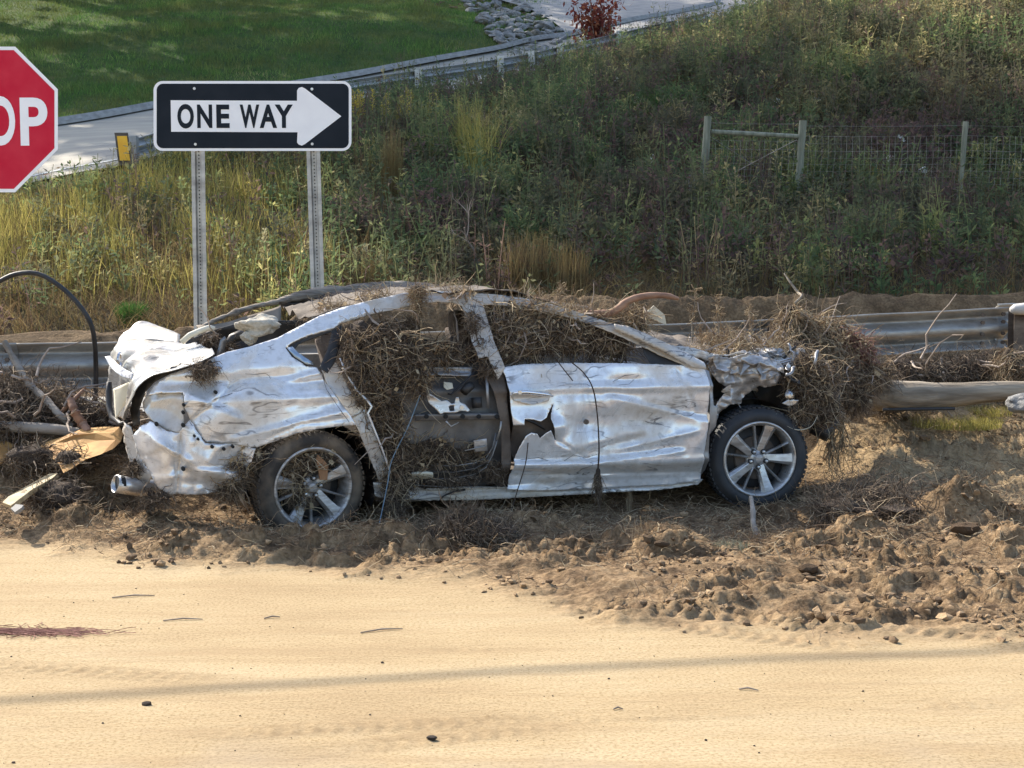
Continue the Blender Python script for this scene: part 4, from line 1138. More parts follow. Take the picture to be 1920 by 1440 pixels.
# ---- materials of the car
def paint_mat(name, base=(0.77, 0.775, 0.78), dirt=.5, chip=.5):
    m, n, l, b = mat_new(name)
    tc = n.new('ShaderNodeTexCoord'); ob = tc.outputs['Object']
    d1 = noise_n(n, l, 2.2, 7, .62, vec=ob, dist=.6)
    dm = ramp(n, l, d1, [(.62 - .22 * dirt, (0, 0, 0)), (.80 - .12 * dirt, (.8, .8, .8))])
    d2 = noise_n(n, l, 26, 5, .7, vec=ob); dm2 = ramp(n, l, d2, [(.48, (0, 0, 0)), (.70, (.30, .30, .30))])
    c = mixc(n, l, dm, base, (0.42, 0.34, 0.235))
    c = mixc(n, l, dm2, c, (0.24, 0.18, 0.12))
    s1 = noise_n(n, l, 3.2, 8, .72, vec=ob, stretch=(.55, 1, 3.4, .12), dist=1.4)
    cm = ramp(n, l, s1, [(.655 - .03 * chip, (0, 0, 0)), (.672 - .03 * chip, (.9, .9, .9))])
    c = mixc(n, l, cm, c, (0.10, 0.10, 0.105))
    s2 = noise_n(n, l, 7, 6, .8, vec=ob, stretch=(.25, 1, 5.0, -.35), dist=.8)
    cm2 = ramp(n, l, s2, [(.64, (0, 0, 0)), (.655, (.65, .65, .65))])
    c = mixc(n, l, cm2, c, (0.15, 0.14, 0.135))
    # thin dark wrinkle lines put into the colour, without relief
    for sc_, st_, th_, mk in ((3.0, (.5, 1, 1.5, .3), .010, 2.0), (5.5, (.35, 1, 1.9, -.2), .014, 3.1)):
        w1 = noise_n(n, l, sc_, 3, .6, vec=ob, stretch=st_, dist=.5)
        q1 = n.new('ShaderNodeMath'); q1.operation = 'SUBTRACT'; l.new(w1, q1.inputs[0]); q1.inputs[1].default_value = .5
        q2 = n.new('ShaderNodeMath'); q2.operation = 'ABSOLUTE'; l.new(q1.outputs[0], q2.inputs[0])
        ln = ramp(n, l, q2.outputs[0], [(0, (1, 1, 1)), (th_ * .6, (1, 1, 1)), (th_, (0, 0, 0))])
        mk_ = ramp(n, l, noise_n(n, l, mk, 3, .5, vec=ob, dist=.3), [(.535, (0, 0, 0)), (.62, (.65, .65, .65))])
        c = mixc(n, l, mixc(n, l, 1.0, ln, mk_, 'MULTIPLY'), c, (0.09, 0.08, 0.075))
    l.new(c, b.inputs['Base Color'])
    inv = n.new('ShaderNodeMath'); inv.operation = 'SUBTRACT'; inv.inputs[0].default_value = .34; l.new(dm, inv.inputs[1]); inv.use_clamp = True
    l.new(inv.outputs[0], b.inputs['Metallic'])
    set_in(b, 'Coat Weight', .55); set_in(b, 'Coat Roughness', .16)
    rr = ramp(n, l, dm, [(0, (.22,) * 3), (1, (.6,) * 3)]); l.new(rr, b.inputs['Roughness'])
    l.new(bump(n, l, noise_n(n, l, 16, 6, .65, vec=ob), .10, .008), b.inputs['Normal'])
    return m
M_PAINT = paint_mat('silver_white_paint')
M_PAINT2 = paint_mat('grimy_white_paint', (0.60, 0.60, 0.59), 1.0, 1.2)
M_TRUNKP = paint_mat('sun_dimmed_white_paint', (0.36, 0.38, 0.39), 1.2, 2.2)  # lid white darkened in colour to hold back the sun falling on it
M_RAILP = paint_mat('scraped_roof_paint', (0.55, 0.55, 0.54), 1.45, 2.6)
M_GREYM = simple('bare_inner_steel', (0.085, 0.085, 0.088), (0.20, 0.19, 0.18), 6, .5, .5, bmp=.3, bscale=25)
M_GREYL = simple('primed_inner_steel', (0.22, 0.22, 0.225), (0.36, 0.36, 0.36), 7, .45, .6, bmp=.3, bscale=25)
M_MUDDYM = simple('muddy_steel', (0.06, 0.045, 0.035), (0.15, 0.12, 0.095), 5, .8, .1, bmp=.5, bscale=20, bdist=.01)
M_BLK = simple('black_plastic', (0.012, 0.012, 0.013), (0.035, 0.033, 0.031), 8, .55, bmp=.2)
M_ALLOY = steel_mat('alloy_wheel', (0.36, 0.33, 0.29), (0.60, 0.60, 0.60), .30, .7, 11)
M_ALLOYD = steel_mat('muddy_alloy', (0.20, 0.16, 0.12), (0.58, 0.57, 0.56), .35, .5, 9)
M_CHROME = steel_mat('chrome', (0.5, 0.5, 0.52), (0.72, 0.72, 0.72), .16, 1.0)
M_MUDTYRE = simple('mud_caked_tyre', (0.035, 0.030, 0.026), (0.15, 0.115, 0.08), 5, .9, bmp=.5, bscale=25, bdist=.01, lo=.4, hi=.6)
M_DTYRE = simple('dusty_tyre', (0.022, 0.024, 0.027), (0.055, 0.052, 0.050), 4, .72, bmp=.25, bscale=50, lo=.45, hi=.7)
M_SHELF = simple('shaded_shelf_board', (0.13, 0.105, 0.08), (0.24, 0.20, 0.155), 4, .9, bmp=.4, bscale=20)  # brown board; the shade lying on it is put into this darker tone
M_BEIGE = simple('beige_foam', (0.36, 0.32, 0.25), (0.52, 0.47, 0.38), 5, .9, bmp=.4, bscale=30, bdist=.006)
M_GRIME = simple('grimy_headliner', (0.045, 0.036, 0.03), (0.17, 0.14, 0.11), 3.5, .9, bmp=.6, bscale=9, bdist=.03, stretch=(.4, 1, 2))
M_GLASSQ = simple('quarter_glass', (0.25, 0.33, 0.42), (0.42, 0.50, 0.58), 3, .12, .5, bmp=0)
M_WOODCHIP = simple('brown_wood', (0.26, 0.13, 0.06), (0.42, 0.23, 0.11), 7, .7, stretch=(3, 3, .4))
M_CREAMP = simple('cream_plastic', (0.50, 0.46, 0.34), (0.64, 0.60, 0.48), 5, .6, bmp=.1)
M_SEAT = simple('muddy_seat_fabric', (0.05, 0.035, 0.028), (0.12, 0.085, 0.06), 5, .95, bmp=.6, bscale=15, bdist=.01)

# ---- quarter panel
QP = [(402,669),(425,660),(470,650),(520,634),(560,613),(600,592),(640,577),(700,562),(722,559),(724,574),(684,590),(642,604),(626,616),(600,623),(575,630),(550,641),(535,652),(547,669),(575,686),(596,690),
      (604,702),(612,716),(631,742),(656,777),(668,797),(642,799),(597,804),(555,812),(510,829),(479,839),(440,833),(385,830),(372,812),(357,787),(346,764),(343,736),(300,737),(276,741),(288,722),(319,703),(354,690),(376,681)]
def q_disp(u, z):
    w = planes(u, z, .34, .030, 4) + planes(u, z, .11, .006, 9) + facet(u, z, 1.2, .02, 4)
    w += dent(u, z, 470, 712, .42, .05, .050, .05) + dent(u, z, 590, 720, .22, .04, .045, .1)
    w += fold(u, z, (350, 735), (440, 780), -.03, .02, .02) + fold(u, z, (440, 735), (600, 700), -.02, .012, .012)
    w += fold(u, z, (355, 790), (440, 720), .025, .015, -.02) + fold(u, z, (440, 820), (640, 770), -.018, .01, .01)
    w += dent(u, z, 430, 775, .16, .10, -.03, .4) + fold(u, z, (505, 820), (560, 795), .012, .006) + fold(u, z, (560, 795), (650, 785), .012, .006)
    return w
quarter = panel('quarter_panel', QP, M_PAINT, car, q_disp, 0, .014)
# tail-lamp recess
TR = [(276,741),(300,737),(343,736),(346,764),(345,798),(336,812),(310,806),(296,796),(281,786),(270,770),(268,756)]
panel('lamp_recess', TR, M_PAINT2, car, lambda u, z: planes(u, z, .14, .018, 14) + dent(u, z, 310, 765, .12, .1, .07), .012, .014)
# rear bumper, crushed
RB = [(249,815),(262,800),(282,790),(296,797),(312,808),(336,813),(346,799),(357,788),(372,812),(385,831),(440,834),(479,840),(472,860),(455,898),(437,922),(405,924),(371,928),(345,926),(319,927),(299,918),(290,905),(282,885),(270,868),(258,850)]
def b_disp(u, z):
    w = planes(u, z, .15, .038, 21) + planes(u, z, .06, .010, 22) + fold(u, z, (340, 820), (333, 920), .06, .012) + fold(u, z, (300, 830), (350, 860), -.05, .02)
    w += fold(u, z, (380, 880), (450, 885), -.03, .02, .02) + dent(u, z, 380, 905, .25, .03, .04)
    return w
panel('rear_bumper', RB, M_PAINT, car, b_disp, -.012, .013, jag=.003)
RB2 = [(232,790),(246,800),(258,850),(284,890),(282,912),(262,900),(244,872),(236,838),(230,810)]
panel('bumper_edge', RB2, M_PAINT2, car, lambda u, z: facet(u, z, 7, .10, 25) + .0, .12, .014, jag=.006)
for (X, Y, r_) in ((405,736,3.2),(294,796,3.5),(344,798,3.5),(344,774,3),(398,838,3.2),(420,842,3.2),(437,838,2.8),(365,818,2.4),(372,824,2.4),(344,880,3.5),(345,760,2.8)):
    c_ = sd(X, Y, -.045); mb = MB(); mb.tube([c_, c_ + np.array([0, .05, 0])], r_ / 310, 10); mb.build('bolt_hole', M_HOLE, car)
# black sheet standing for the shade in the gap between boot lid and wing
SEAM = [(402,671),(380,680),(352,690),(319,701),(290,716),(272,735),(262,765),(262,795),(250,800),(244,770),(250,740),(262,712),(284,700),(319,688),(356,676),(396,662)]
panel('boot_gap_shade', SEAM, M_BLK, car, lambda u, z: facet(u, z, 6, .02, 33), .05, .02)

# ---- patches given by a net of pixel + depth
def patch(name, net, mat, parent, n=10, amp=.0, f=4, seed=0, th=.003, fac=0.0, smooth=True):
    G = np.array([[cp(*q) for q in row] for row in net]); R_, C_, _ = G.shape
    rows = [catmull(G[:, j], (R_ - 1) * n + 1) for j in range(C_)]
    A = np.stack(rows, 1); full = np.stack([catmull(A[i], (C_ - 1) * n + 1) for i in range(A.shape[0])], 0)
    h, w_, _ = full.shape
    du = np.gradient(full, axis=1); dv = np.gradient(full, axis=0); nn = np.cross(du, dv); nn /= np.linalg.norm(nn, axis=2, keepdims=True) + 1e-9
    a_ = full[:, :, 0] + full[:, :, 1] * .7; b_ = full[:, :, 2] + full[:, :, 1] * .9
    d = planes(a_, b_, .9 / f, amp * .8, seed) + (planes(a_, b_, .33 / f, fac * .3, seed + 5) if fac else 0)
    full = full + nn * d[:, :, None]
    ii = np.arange(h * w_).reshape(h, w_)
    F = np.stack([ii[:-1, :-1].ravel(), ii[:-1, 1:].ravel(), ii[1:, 1:].ravel(), ii[1:, :-1].ravel()], 1)
    o = mesh_np(name, full.reshape(-1, 3), F, mat, parent, smooth)
    if th: mod_solid(o, th)
    return o
lid = patch('boot_lid', [
    [(237,786,.20),(246,754,.16),(258,726,.12),(284,706,.07),(319,697,.03),(356,684,.0),(402,662,.0)],
    [(228,786,.45),(235,745,.42),(243,706,.40),(268,684,.35),(306,676,.3),(348,668,.25),(399,660,.15)],
    [(216,780,.8),(222,733,.8),(226,692,.75),(246,660,.7),(284,653,.6),(330,655,.5),(385,656,.35)],
    [(208,770,1.1),(207,718,1.15),(207,678,1.15),(220,645,1.15),(258,640,1.1),(305,643,.95),(360,650,.7)]], M_TRUNKP, car, 14, .05, 3.5, 5, .004, .05)
patch('boot_lid_edge', [[(216,650,1.16),(250,642,1.13),(290,640,1.05),(336,646,.9)], [(222,635,1.25),(250,618,1.28),(290,618,1.2),(338,631,1.0)], [(228,629,1.3),(261,605,1.35),(300,615,1.25),(338,629,1.02)]], M_TRUNKP, car, 8, .02, 5, 8)
# round emblem on the lid
ec = cp(224, 675, .62); mb = MB(); ang = [2 * math.pi * k / 20 for k in range(21)]
mb.tube([ec + np.array([.012 * math.cos(a), -.03 + .035 * math.cos(a), .045 * math.sin(a)]) for a in ang], .008, 6, False)
mb.tube([ec + np.array([-.016, -.075, 0]), ec + np.array([.016, .015, 0])], .008, 6); mb.build('emblem', M_CHROME, lid)
patch('torn_plate_bracket', [[(197,669,.55),(208,690,.45),(226,704,.35),(247,712,.28)], [(206,667,.55),(216,678,.46),(232,690,.38),(250,700,.3)]], M_PAINT2, car, 6, .01, 8, 3)
patch('number_plate', [[(212,729,.55),(228,722,.45),(244,715,.36)], [(214,752,.55),(228,748,.46),(241,742,.4)], [(217,788,.55),(226,772,.5),(236,757,.45)]], M_CREAMP, car, 5, .006, 9, 4)
mb = MB(); mb.tube([cp(X, Y, w) for X, Y, w in ((205,716,.7),(204,735,.7),(205,760,.66),(211,783,.6),(226,795,.5),(240,790,.4))], [.016, .02, .022, .02, .014, .008], 8); mb.build('bumper_trim', M_BLK, car, True)

# ---- roof rail, pillars
RR = [(640,578),(700,562),(760,549),(800,545),(880,548),(935,553),(1000,562),(1060,578),(1120,598),(1160,612),(1215,640),(1262,663),(1318,690),(1300,697),(1285,686),(1240,668),(1200,648),(1150,626),(1100,606),(1045,590),(990,577),(930,572),(905,572),
      (925,640),(946,690),(934,712),(912,668),(896,672),(884,640),(872,590),(866,574),(850,568),(820,566),(782,570),(740,580),(700,588),(660,600),(640,606)]
panel('roof_rail', RR, M_RAILP, car, lambda u, z: facet(u, z, 4, .035, 41) + crumple(u, z, 9, .02, 42) - .006, 0, .013, jag=.002, th=.006)
roof = patch('roof_panel', [
    [(596,592,.26),(700,562,.26),(800,546,.25),(900,549,.25),(1000,562,.25),(1090,586,.24),(1160,612,.22)],
    [(566,590,.6),(690,556,.6),(800,541,.6),(900,547,.6),(1000,562,.6),(1090,583,.6),(1150,606,.6)],
    [(540,582,1.1),(680,550,1.1),(800,538,1.1),(900,548,1.1),(1000,563,1.1),(1080,580,1.1),(1140,600,1.1)],
    [(525,566,1.5),(660,548,1.5),(790,534,1.5),(900,550,1.5),(1000,566,1.5),(1070,580,1.5),(1130,598,1.5)]], M_GRIME, car, 10, .05, 3, 12, .006, .03)
# peeled far roof skin and rear window frame
patch('peeled_roof_skin', [[(522,562,1.35),(600,548,1.4),(680,540,1.45),(740,534,1.5),(830,543,1.5)], [(524,574,1.32),(590,574,1.34),(650,566,1.38),(720,556,1.42),(830,552,1.45)], [(528,566,1.3),(580,573,1.3),(640,566,1.35),(700,560,1.4),(830,556,1.45)]], M_GRIME, car, 8, .03, 5, 31, .008, .02)
patch('parcel_shelf', [[(368,610,1.2),(420,606,1.2),(470,592,1.2),(527,574,1.2)], [(378,622,1.1),(425,626,1.1),(480,620,1.1),(528,610,1.1)], [(400,636,1.0),(440,634,1.0),(490,636,1.0),(540,630,1.0)]], M_SHELF, car, 8, .006, 4, 7, .01)
# boot interior: dark, with a pale lump of torn padding
panel('boot_floor', [(345,640),(400,618),(470,600),(560,600),(600,610),(560,640),(480,655),(400,668),(360,660)], M_BLK, car, lambda u, z: facet(u, z, 5, .2, 51), .65, .03, base=False)
V_ = rockmesh('torn_padding', 9, 4, .32, .8, M_BEIGE); o = bpy.data.objects.new('torn_padding', V_); col().objects.link(o); o.parent = car; o.location = tuple(cp(489, 612, .38)); o.scale = (.118, .09, .078)
V_ = rockmesh('torn_padding', 12, 3, .4, .9, M_BEIGE); o = bpy.data.objects.new('torn_padding', V_); col().objects.link(o); o.parent = car; o.location = tuple(cp(468, 633, .36)); o.scale = (.045, .05, .045)
mb = MB(); mb.tube([cp(X, Y, .45) for X, Y in ((340,642),(356,628),(375,620),(392,614),(402,617))], .018, 7); mb.build('torn_hinge', M_CREAMP, car, True)
mb = MB(); mb.tube([cp(X, Y, .4) for X, Y in ((410,672),(415,655),(419,640),(425,636))], [.03, .028, .03, .034], 5, squash=.3); mb.build('boot_strut', M_GREYL, car, True)
mb = MB(); mb.tube([cp(X, Y, .5) for X, Y in ((428,650),(436,634),(452,628),(462,632))], [.03, .03, .035, .02], 7); mb.build('wheel_arch_lining', M_BLK, car, True)

# quarter window
panel('quarter_glass', [(538,652),(548,650),(560,662),(584,678),(588,684),(575,683),(552,669)], M_GLASSQ, car, None, .0, .03)
panel('quarter_frame', [(534,651),(550,641),(580,628),(626,616),(642,606),(640,640),(628,680),(614,700),(598,690),(612,660),(622,622),(600,630),(560,646),(552,656),(590,684),(575,687),(547,670)], M_BLK, car, None, .018, .02)
# door shut pillar and torn flange of the rear arch
panel('rear_door_pillar', [(602,688),(628,680),(640,690),(655,730),(672,752),(690,770),(700,800),(712,840),(732,884),(712,905),(694,860),(682,830),(668,797),(656,777),(631,742),(612,716)], M_PAINT2, car, lambda u, z: facet(u, z, 6, .05, 61) + .02, .03, .014, jag=.002)
mb = MB(); mb.tube([sd(X, Y, .0) for X, Y in ((638,672),(650,700),(668,730),(690,752),(697,762),(690,775),(700,800),(716,840),(728,875),(733,888))], [.010, .013, .014, .016, .018, .014, .013, .012, .010, .006], 6, squash=.5); mb.build('torn_flange', M_PAINT, car, True)

# ---- rear door opening: inner shell of the torn-open door
DO = [(640,604),(700,588),(790,570),(866,574),(884,640),(900,672),(940,690),(952,760),(958,850),(948,912),(900,918),(800,922),(720,918),(712,880),(690,800),(660,740),(636,690)]
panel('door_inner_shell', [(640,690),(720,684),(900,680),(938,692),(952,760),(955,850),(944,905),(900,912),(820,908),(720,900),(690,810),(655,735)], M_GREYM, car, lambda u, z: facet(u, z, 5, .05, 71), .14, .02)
def barp(name, pts, r, mat, w=.08, sq=.5, parent=car, n=6):
    mb = MB(); mb.tube([sd(X, Y, w) for X, Y in pts], r, n, squash=sq); return mb.build(name, mat, parent, True)
panel('window_sill_rail', [(722,688),(760,686),(820,688),(885,688),(884,706),(820,704),(768,706),(726,704)], M_GREYL, car, lambda u, z: fold(u, z, (722, 696), (885, 697), .02, .008), .06, .012, holes=[[(733,693),(745,693),(745,699),(733,699)]])
panel('impact_bar', [(776,776),(860,773),(950,774),(950,786),(860,787),(778,789)], M_GREYM, car, lambda u, z: fold(u, z, (776, 781), (950, 780), -.02, .02), .07, .012)
for X in (800, 836, 868, 898, 932):
    c_ = sd(X, 781, .045); mb = MB(); mb.tube([c_, c_ + np.array([0, .02, 0])], .014, 10); mb.build('bolt_hole', M_HOLE, car)
# window regulator
reg = panel('window_regulator', [(800,743),(806,738),(828,752),(838,750),(846,757),(852,756),(855,745),(860,745),(862,754),(872,758),(882,770),(876,772),(866,770),(852,775),(832,774),(826,777),(814,765),(804,756)], M_GREYL, car, None, .03, .008, holes=[[(841,762),(851,760),(852,770),(843,771)]], th=.006)
reg.data.materials[0] = M_ALLOY
c_ = sd(866, 764, .02); mb = MB(); mb.tube([c_, c_ + np.array([0, .02, 0])], .013, 12); mb.build('gear', M_BOLT, reg)
barp('regulator_arm', [(836,790),(845,800),(860,792)], [.012, .01, .006], M_ALLOY, .03)
barp('motor', [(870,735),(878,726),(884,722)], [.03, .034, .03], M_BLK, .05, .9, n=8)
barp('motor', [(893,745),(895,765)], [.035, .032], M_BLK, .06, .9, n=10)
barp('door_track', [(912,690),(914,730),(916,765)], .012, M_GREYL, .05)
barp('door_track', [(903,684),(880,708),(845,740),(840,738)], [.012, .012, .012, .01], M_BLK, .04)
barp('latch_rod', [(940,790),(938,805),(932,825)], .007, M_GALV, .04)
panel('cable_bracket', [(832,716),(848,718),(850,728),(838,731),(832,726)], M_CREAMP, car, None, .03, .01)
panel('latch_housing', [(888,826),(912,822),(914,845),(890,848)], M_ALLOYD, car, lambda u, z: facet(u, z, 14, .02, 5), .05, .01)
barp('link_rod', [(872,845),(895,840),(912,836)], .008, M_GALV, .03)
# ribbed corner stamping of the shell
for k, (r_, m_) in enumerate(((0, M_GREYL), (9, M_GREYM), (18, M_GREYL))):
    barp('stamped_rib', [(806,872 + r_ * 1.4), (850,874 + r_ * 1.3), (890,868 + r_ * 1.2), (912,858 + r_), (924,838 + r_ * .8), (930 + r_ * .4, 812)], .008, m_, .10 - .012 * k)
barp('sill_edge', [(700,905),(760,908),(840,914),(935,912)], .008, M_GALV, .06)
panel('plastic_clip', [(771,887),(800,885),(812,887),(811,896),(772,897)], M_CREAMP, car, None, .02, .01, th=.015)
# B pillar lower
panel('door_pillar', [(930,668),(944,690),(950,740),(956,800),(958,860),(948,914),(934,914),(940,860),(940,800),(930,750),(905,690),(912,672)], M_MUDDYM, car, lambda u, z: facet(u, z, 6, .04, 81), .035, .014)
# sill
panel('sill', [(700,905),(725,908),(800,916),(950,914),(1060,916),(1200,911),(1300,902),(1318,898),(1310,908),(1240,918),(1120,925),(1000,932),(880,938),(790,938),(720,934),(704,930)], M_PAINT2, car, lambda u, z: facet(u, z, 3, .03, 91) + fold(u, z, (720, 925), (1300, 908), .03, .01), .02, .014, jag=.002, th=.006)
for X, Y in ((767, 913), (797, 915), (745, 921)):
    c_ = sd(X, Y, -.0); mb = MB(); mb.tube([c_, c_ + np.array([0, .04, 0])], .009, 8); mb.build('bolt_hole', M_HOLE, car)
barp('hanging_seal', [(872,918),(850,922),(832,930),(824,938)], [.016, .012, .010, .006], M_BLK, -.01)

# ---- front door
FD = [(940,690),(952,687),(985,683),(1050,681),(1170,681),(1262,684),(1300,686),(1320,690),(1328,710),(1331,745),(1329,800),(1320,850),(1314,898),(1300,903),(1260,909),(1200,912),(1120,916),(1040,919),(1000,919),(950,917),(955,895),(966,862),(975,838),(986,818),
      (996,811),(1006,813),(1012,822),(1022,811),(1030,806),(1042,826),(1036,800),(1033,785),(1039,757),(1026,783),(1014,790),(1002,787),(984,786),(983,797),(972,797),(962,797),(958,770),(956,740),(948,705)]
def d_disp(u, z):
    w = planes(u, z, .42, .026, 105) + planes(u, z, .13, .0055, 106) + facet(u, z, 1.0, .018, 105)
    w += dent(u, z, 1180, 790, .55, .10, .045, .06) + dent(u, z, 1005, 765, .13, .08, .03)
    w += dent(u, z, 1110, 735, .4, .03, .015, -.05) + fold(u, z, (960, 868), (1110, 866), -.02, .008, .018) + fold(u, z, (1120, 866), (1270, 845), -.02, .010, .016)
    w += fold(u, z, (1060, 718), (1150, 712), .008, .004) + fold(u, z, (1150, 745), (1330, 790), -.018, .015, .014) + fold(u, z, (970, 890), (1300, 885), .022, .014)
    w += fold(u, z, (1060, 855), (1200, 820), .02, .02, -.016) + fold(u, z, (1270, 690), (1310, 780), .015, .015) + fold(u, z, (1180, 840), (1300, 810), -.016, .014)
    w += dent(u, z, 1090, 795, .05, .04, .016) + dent(u, z, 1180, 715, .12, .03, .02) + fold(u, z, (1042, 824), (1130, 880), .012, .008)
    e = sd(1025, 800); w += -.045 * np.exp(-(((u - e[0] - .03) / .10)**2 + ((z - e[2]) / .05)**2))
    return w
fdoor = panel('front_door', FD, M_PAINT, car, d_disp, -.004, .0125, jag=.0012)
panel('tear_backing', [(962,780),(1050,750),(1050,830),(985,850),(968,880),(955,840)], M_MUDDYM, car, lambda u, z: facet(u, z, 9, .05, 7), .07, .02)
patchp = sd(1008, 788, -.03)
barp('torn_lip', [(983,786),(1000,792),(1014,800),(1022,806)], [.012, .02, .018, .006], M_BLK, .02, .4)
# handle
hd = [sd(X, Y, -.075) for X, Y in ((961, 738), (972, 736), (985, 735.5), (1005, 737.5), (1025, 740), (1037, 743))]
mb = MB(); mb.tube(hd, [.010, .019, .021, .018, .015, .008], 10, squash=.6); h_ = mb.build('door_handle', steel_mat('handle_chrome', (0.75, 0.75, 0.75), (0.9, 0.9, 0.9), .2, .85), car, True)
c_ = sd(975, 736, -.096); mb = MB(); mb.tube([c_, c_ + np.array([0, .012, 0])], .012, 12); mb.build('lock', M_BOLT, h_)
panel('handle_recess', [(956,740),(985,731),(1035,738),(1030,752),(1000,760),(965,752)], M_PAINT2, car, lambda u, z: dent(u, z, 998, 746, .12, .04, .03), -.022, .012)
c_ = sd(1102, 792, -.02); mb = MB(); mb.tube([c_ + np.array([0, .02, 0]), c_ + np.array([0, .035, 0])], .016, 9); mb.build('rust_hole', M_MUDDYM, car)
# dark crease and scratch lines drawn as thin black tubes
for pts in ([(460,701),(478,702),(498,700),(505,705),(507,710)], [(355,790),(372,815),(387,829),(480,829)], [(436,737),(400,750),(358,775)], [(1060,720),(1100,720),(1106,724)], [(1150,715),(1172,704),(1200,701),(1180,720),(1160,722)],
            [(976,862),(1010,858),(1035,866),(1050,864)], [(1055,866),(1075,853),(1098,858),(1120,852)], [(505,812),(530,795),(570,785),(640,778)], [(603,700),(612,730),(632,760),(655,792)]):
    barp('crease', pts, .0022, M_BLK, -.002, .6, n=4)

# ---- windscreen pillar and mirror corner
panel('mirror_corner', [(1200,640),(1232,652),(1262,668),(1290,684),(1220,683),(1208,664)], M_BLK, car, None, .02, .02)
panel('windscreen_pillar', [(1150,608),(1175,612),(1200,622),(1240,640),(1282,660),(1318,680),(1322,692),(1300,690),(1268,672),(1235,655),(1190,634),(1152,618)], M_RAILP, car, lambda u, z: fold(u, z, (1150, 612), (1318, 688), -.03, .02), -.03, .012, th=.012, jag=.0015)
patch('windscreen_cowl', [[(1220,640,.3),(1280,652,.25),(1330,668,.2)], [(1210,628,.8),(1280,636,.8),(1345,650,.7)], [(1200,620,1.4),(1280,628,1.4),(1350,640,1.3)]], M_GRIME, car, 8, .06, 5, 3, .006, .04)

# ---- front end
panel('front_pillar', [(1318,690),(1330,696),(1337,720),(1338,760),(1346,762),(1342,800),(1330,815),(1322,880),(1312,896),(1318,850),(1329,800),(1331,745),(1328,710)], M_GREYL, car, lambda u, z: facet(u, z, 6, .03, 111), .03, .012)
panel('strut_apron', [(1328,672),(1345,668),(1378,676),(1400,676),(1432,684),(1458,692),(1462,706),(1450,722),(1432,726),(1420,722),(1405,740),(1388,756),(1366,757),(1350,775),(1338,790),(1340,762),(1352,742),(1365,728),(1348,716),(1334,700)], M_ALLOYD, car, lambda u, z: planes(u, z, .09, .06, 121) + planes(u, z, .04, .014, 122), .12, .011, base=False, jag=.003)
panel('torn_apron_edge', [(1338,664),(1370,672),(1400,660),(1430,668),(1455,676),(1452,694),(1420,700),(1390,702),(1360,700),(1340,690)], M_CHROME, car, lambda u, z: planes(u, z, .08, .06, 131) + planes(u, z, .035, .018, 132), .08, .010, base=False, jag=.004).data.materials.__setitem__(0, M_ALLOYD)
hp_ = rockmesh('headlamp', 31, 4, .45, .45, M_GREYL); o = bpy.data.objects.new('headlamp', hp_); col().objects.link(o); o.parent = car; o.location = tuple(cp(1447, 663, .25)); o.scale = (.085, .10, .07)
mb = MB()
for k in range(4): mb.tube([cp(X, Y + k * 4.5, .13) for X, Y in ((1424, 666), (1438, 676), (1462, 677), (1484, 672))], .005, 5)
mb.build('lamp_trim', M_CHROME, car, True)
panel('bonnet_remains', [(1262,648),(1300,652),(1340,664),(1372,668),(1400,676),(1380,690),(1345,684),(1318,674),(1280,662)], M_PAINT2, car, lambda u, z: facet(u, z, 7, .12, 141), .2, .014, base=False, jag=.004)
patch('crushed_bonnet', [[(1322,672,.2),(1380,672,.15),(1430,676,.12),(1500,690,.15)], [(1310,655,.6),(1380,655,.6),(1440,655,.6),(1510,665,.6)], [(1290,640,1.2),(1370,642,1.2),(1440,640,1.2),(1520,650,1.2)]], M_RAILP, car, 12, .09, 6, 17, .005, .06)
fl_ = rockmesh('fog_lamp', 5, 3, .12, .95, M_CHROME); o = bpy.data.objects.new('fog_lamp', fl_); col().objects.link(o); o.parent = car; o.location = tuple(cp(1480, 742, .05)); o.scale = (.036, .036, .042)
panel('lamp_bracket', [(1466,756),(1480,748),(1498,750),(1495,757),(1480,762)], M_ALLOY, car, None, .03, .01, base=False)
panel('torn_bracket', [(1506,748),(1512,729),(1528,746),(1522,744),(1514,740)], M_ALLOY, car, None, .05, .008, base=False)
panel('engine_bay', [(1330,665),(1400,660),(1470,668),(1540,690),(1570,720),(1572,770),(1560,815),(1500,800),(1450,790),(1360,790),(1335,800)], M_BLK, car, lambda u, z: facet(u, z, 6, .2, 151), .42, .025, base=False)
panel('front_bumper_liner', [(1484,700),(1530,705),(1560,735),(1572,775),(1552,800),(1520,792),(1495,762),(1478,730)], M_BLK, car, lambda u, z: facet(u, z, 8, .12, 161), .16, .016, base=False)
mb = MB(); mb.tube([cp(X, Y, .3) for X, Y in ((1525, 800), (1545, 812), (1568, 790))], [.05, .06, .03], 9); mb.build('bumper_beam_end', M_BLK, car, True)

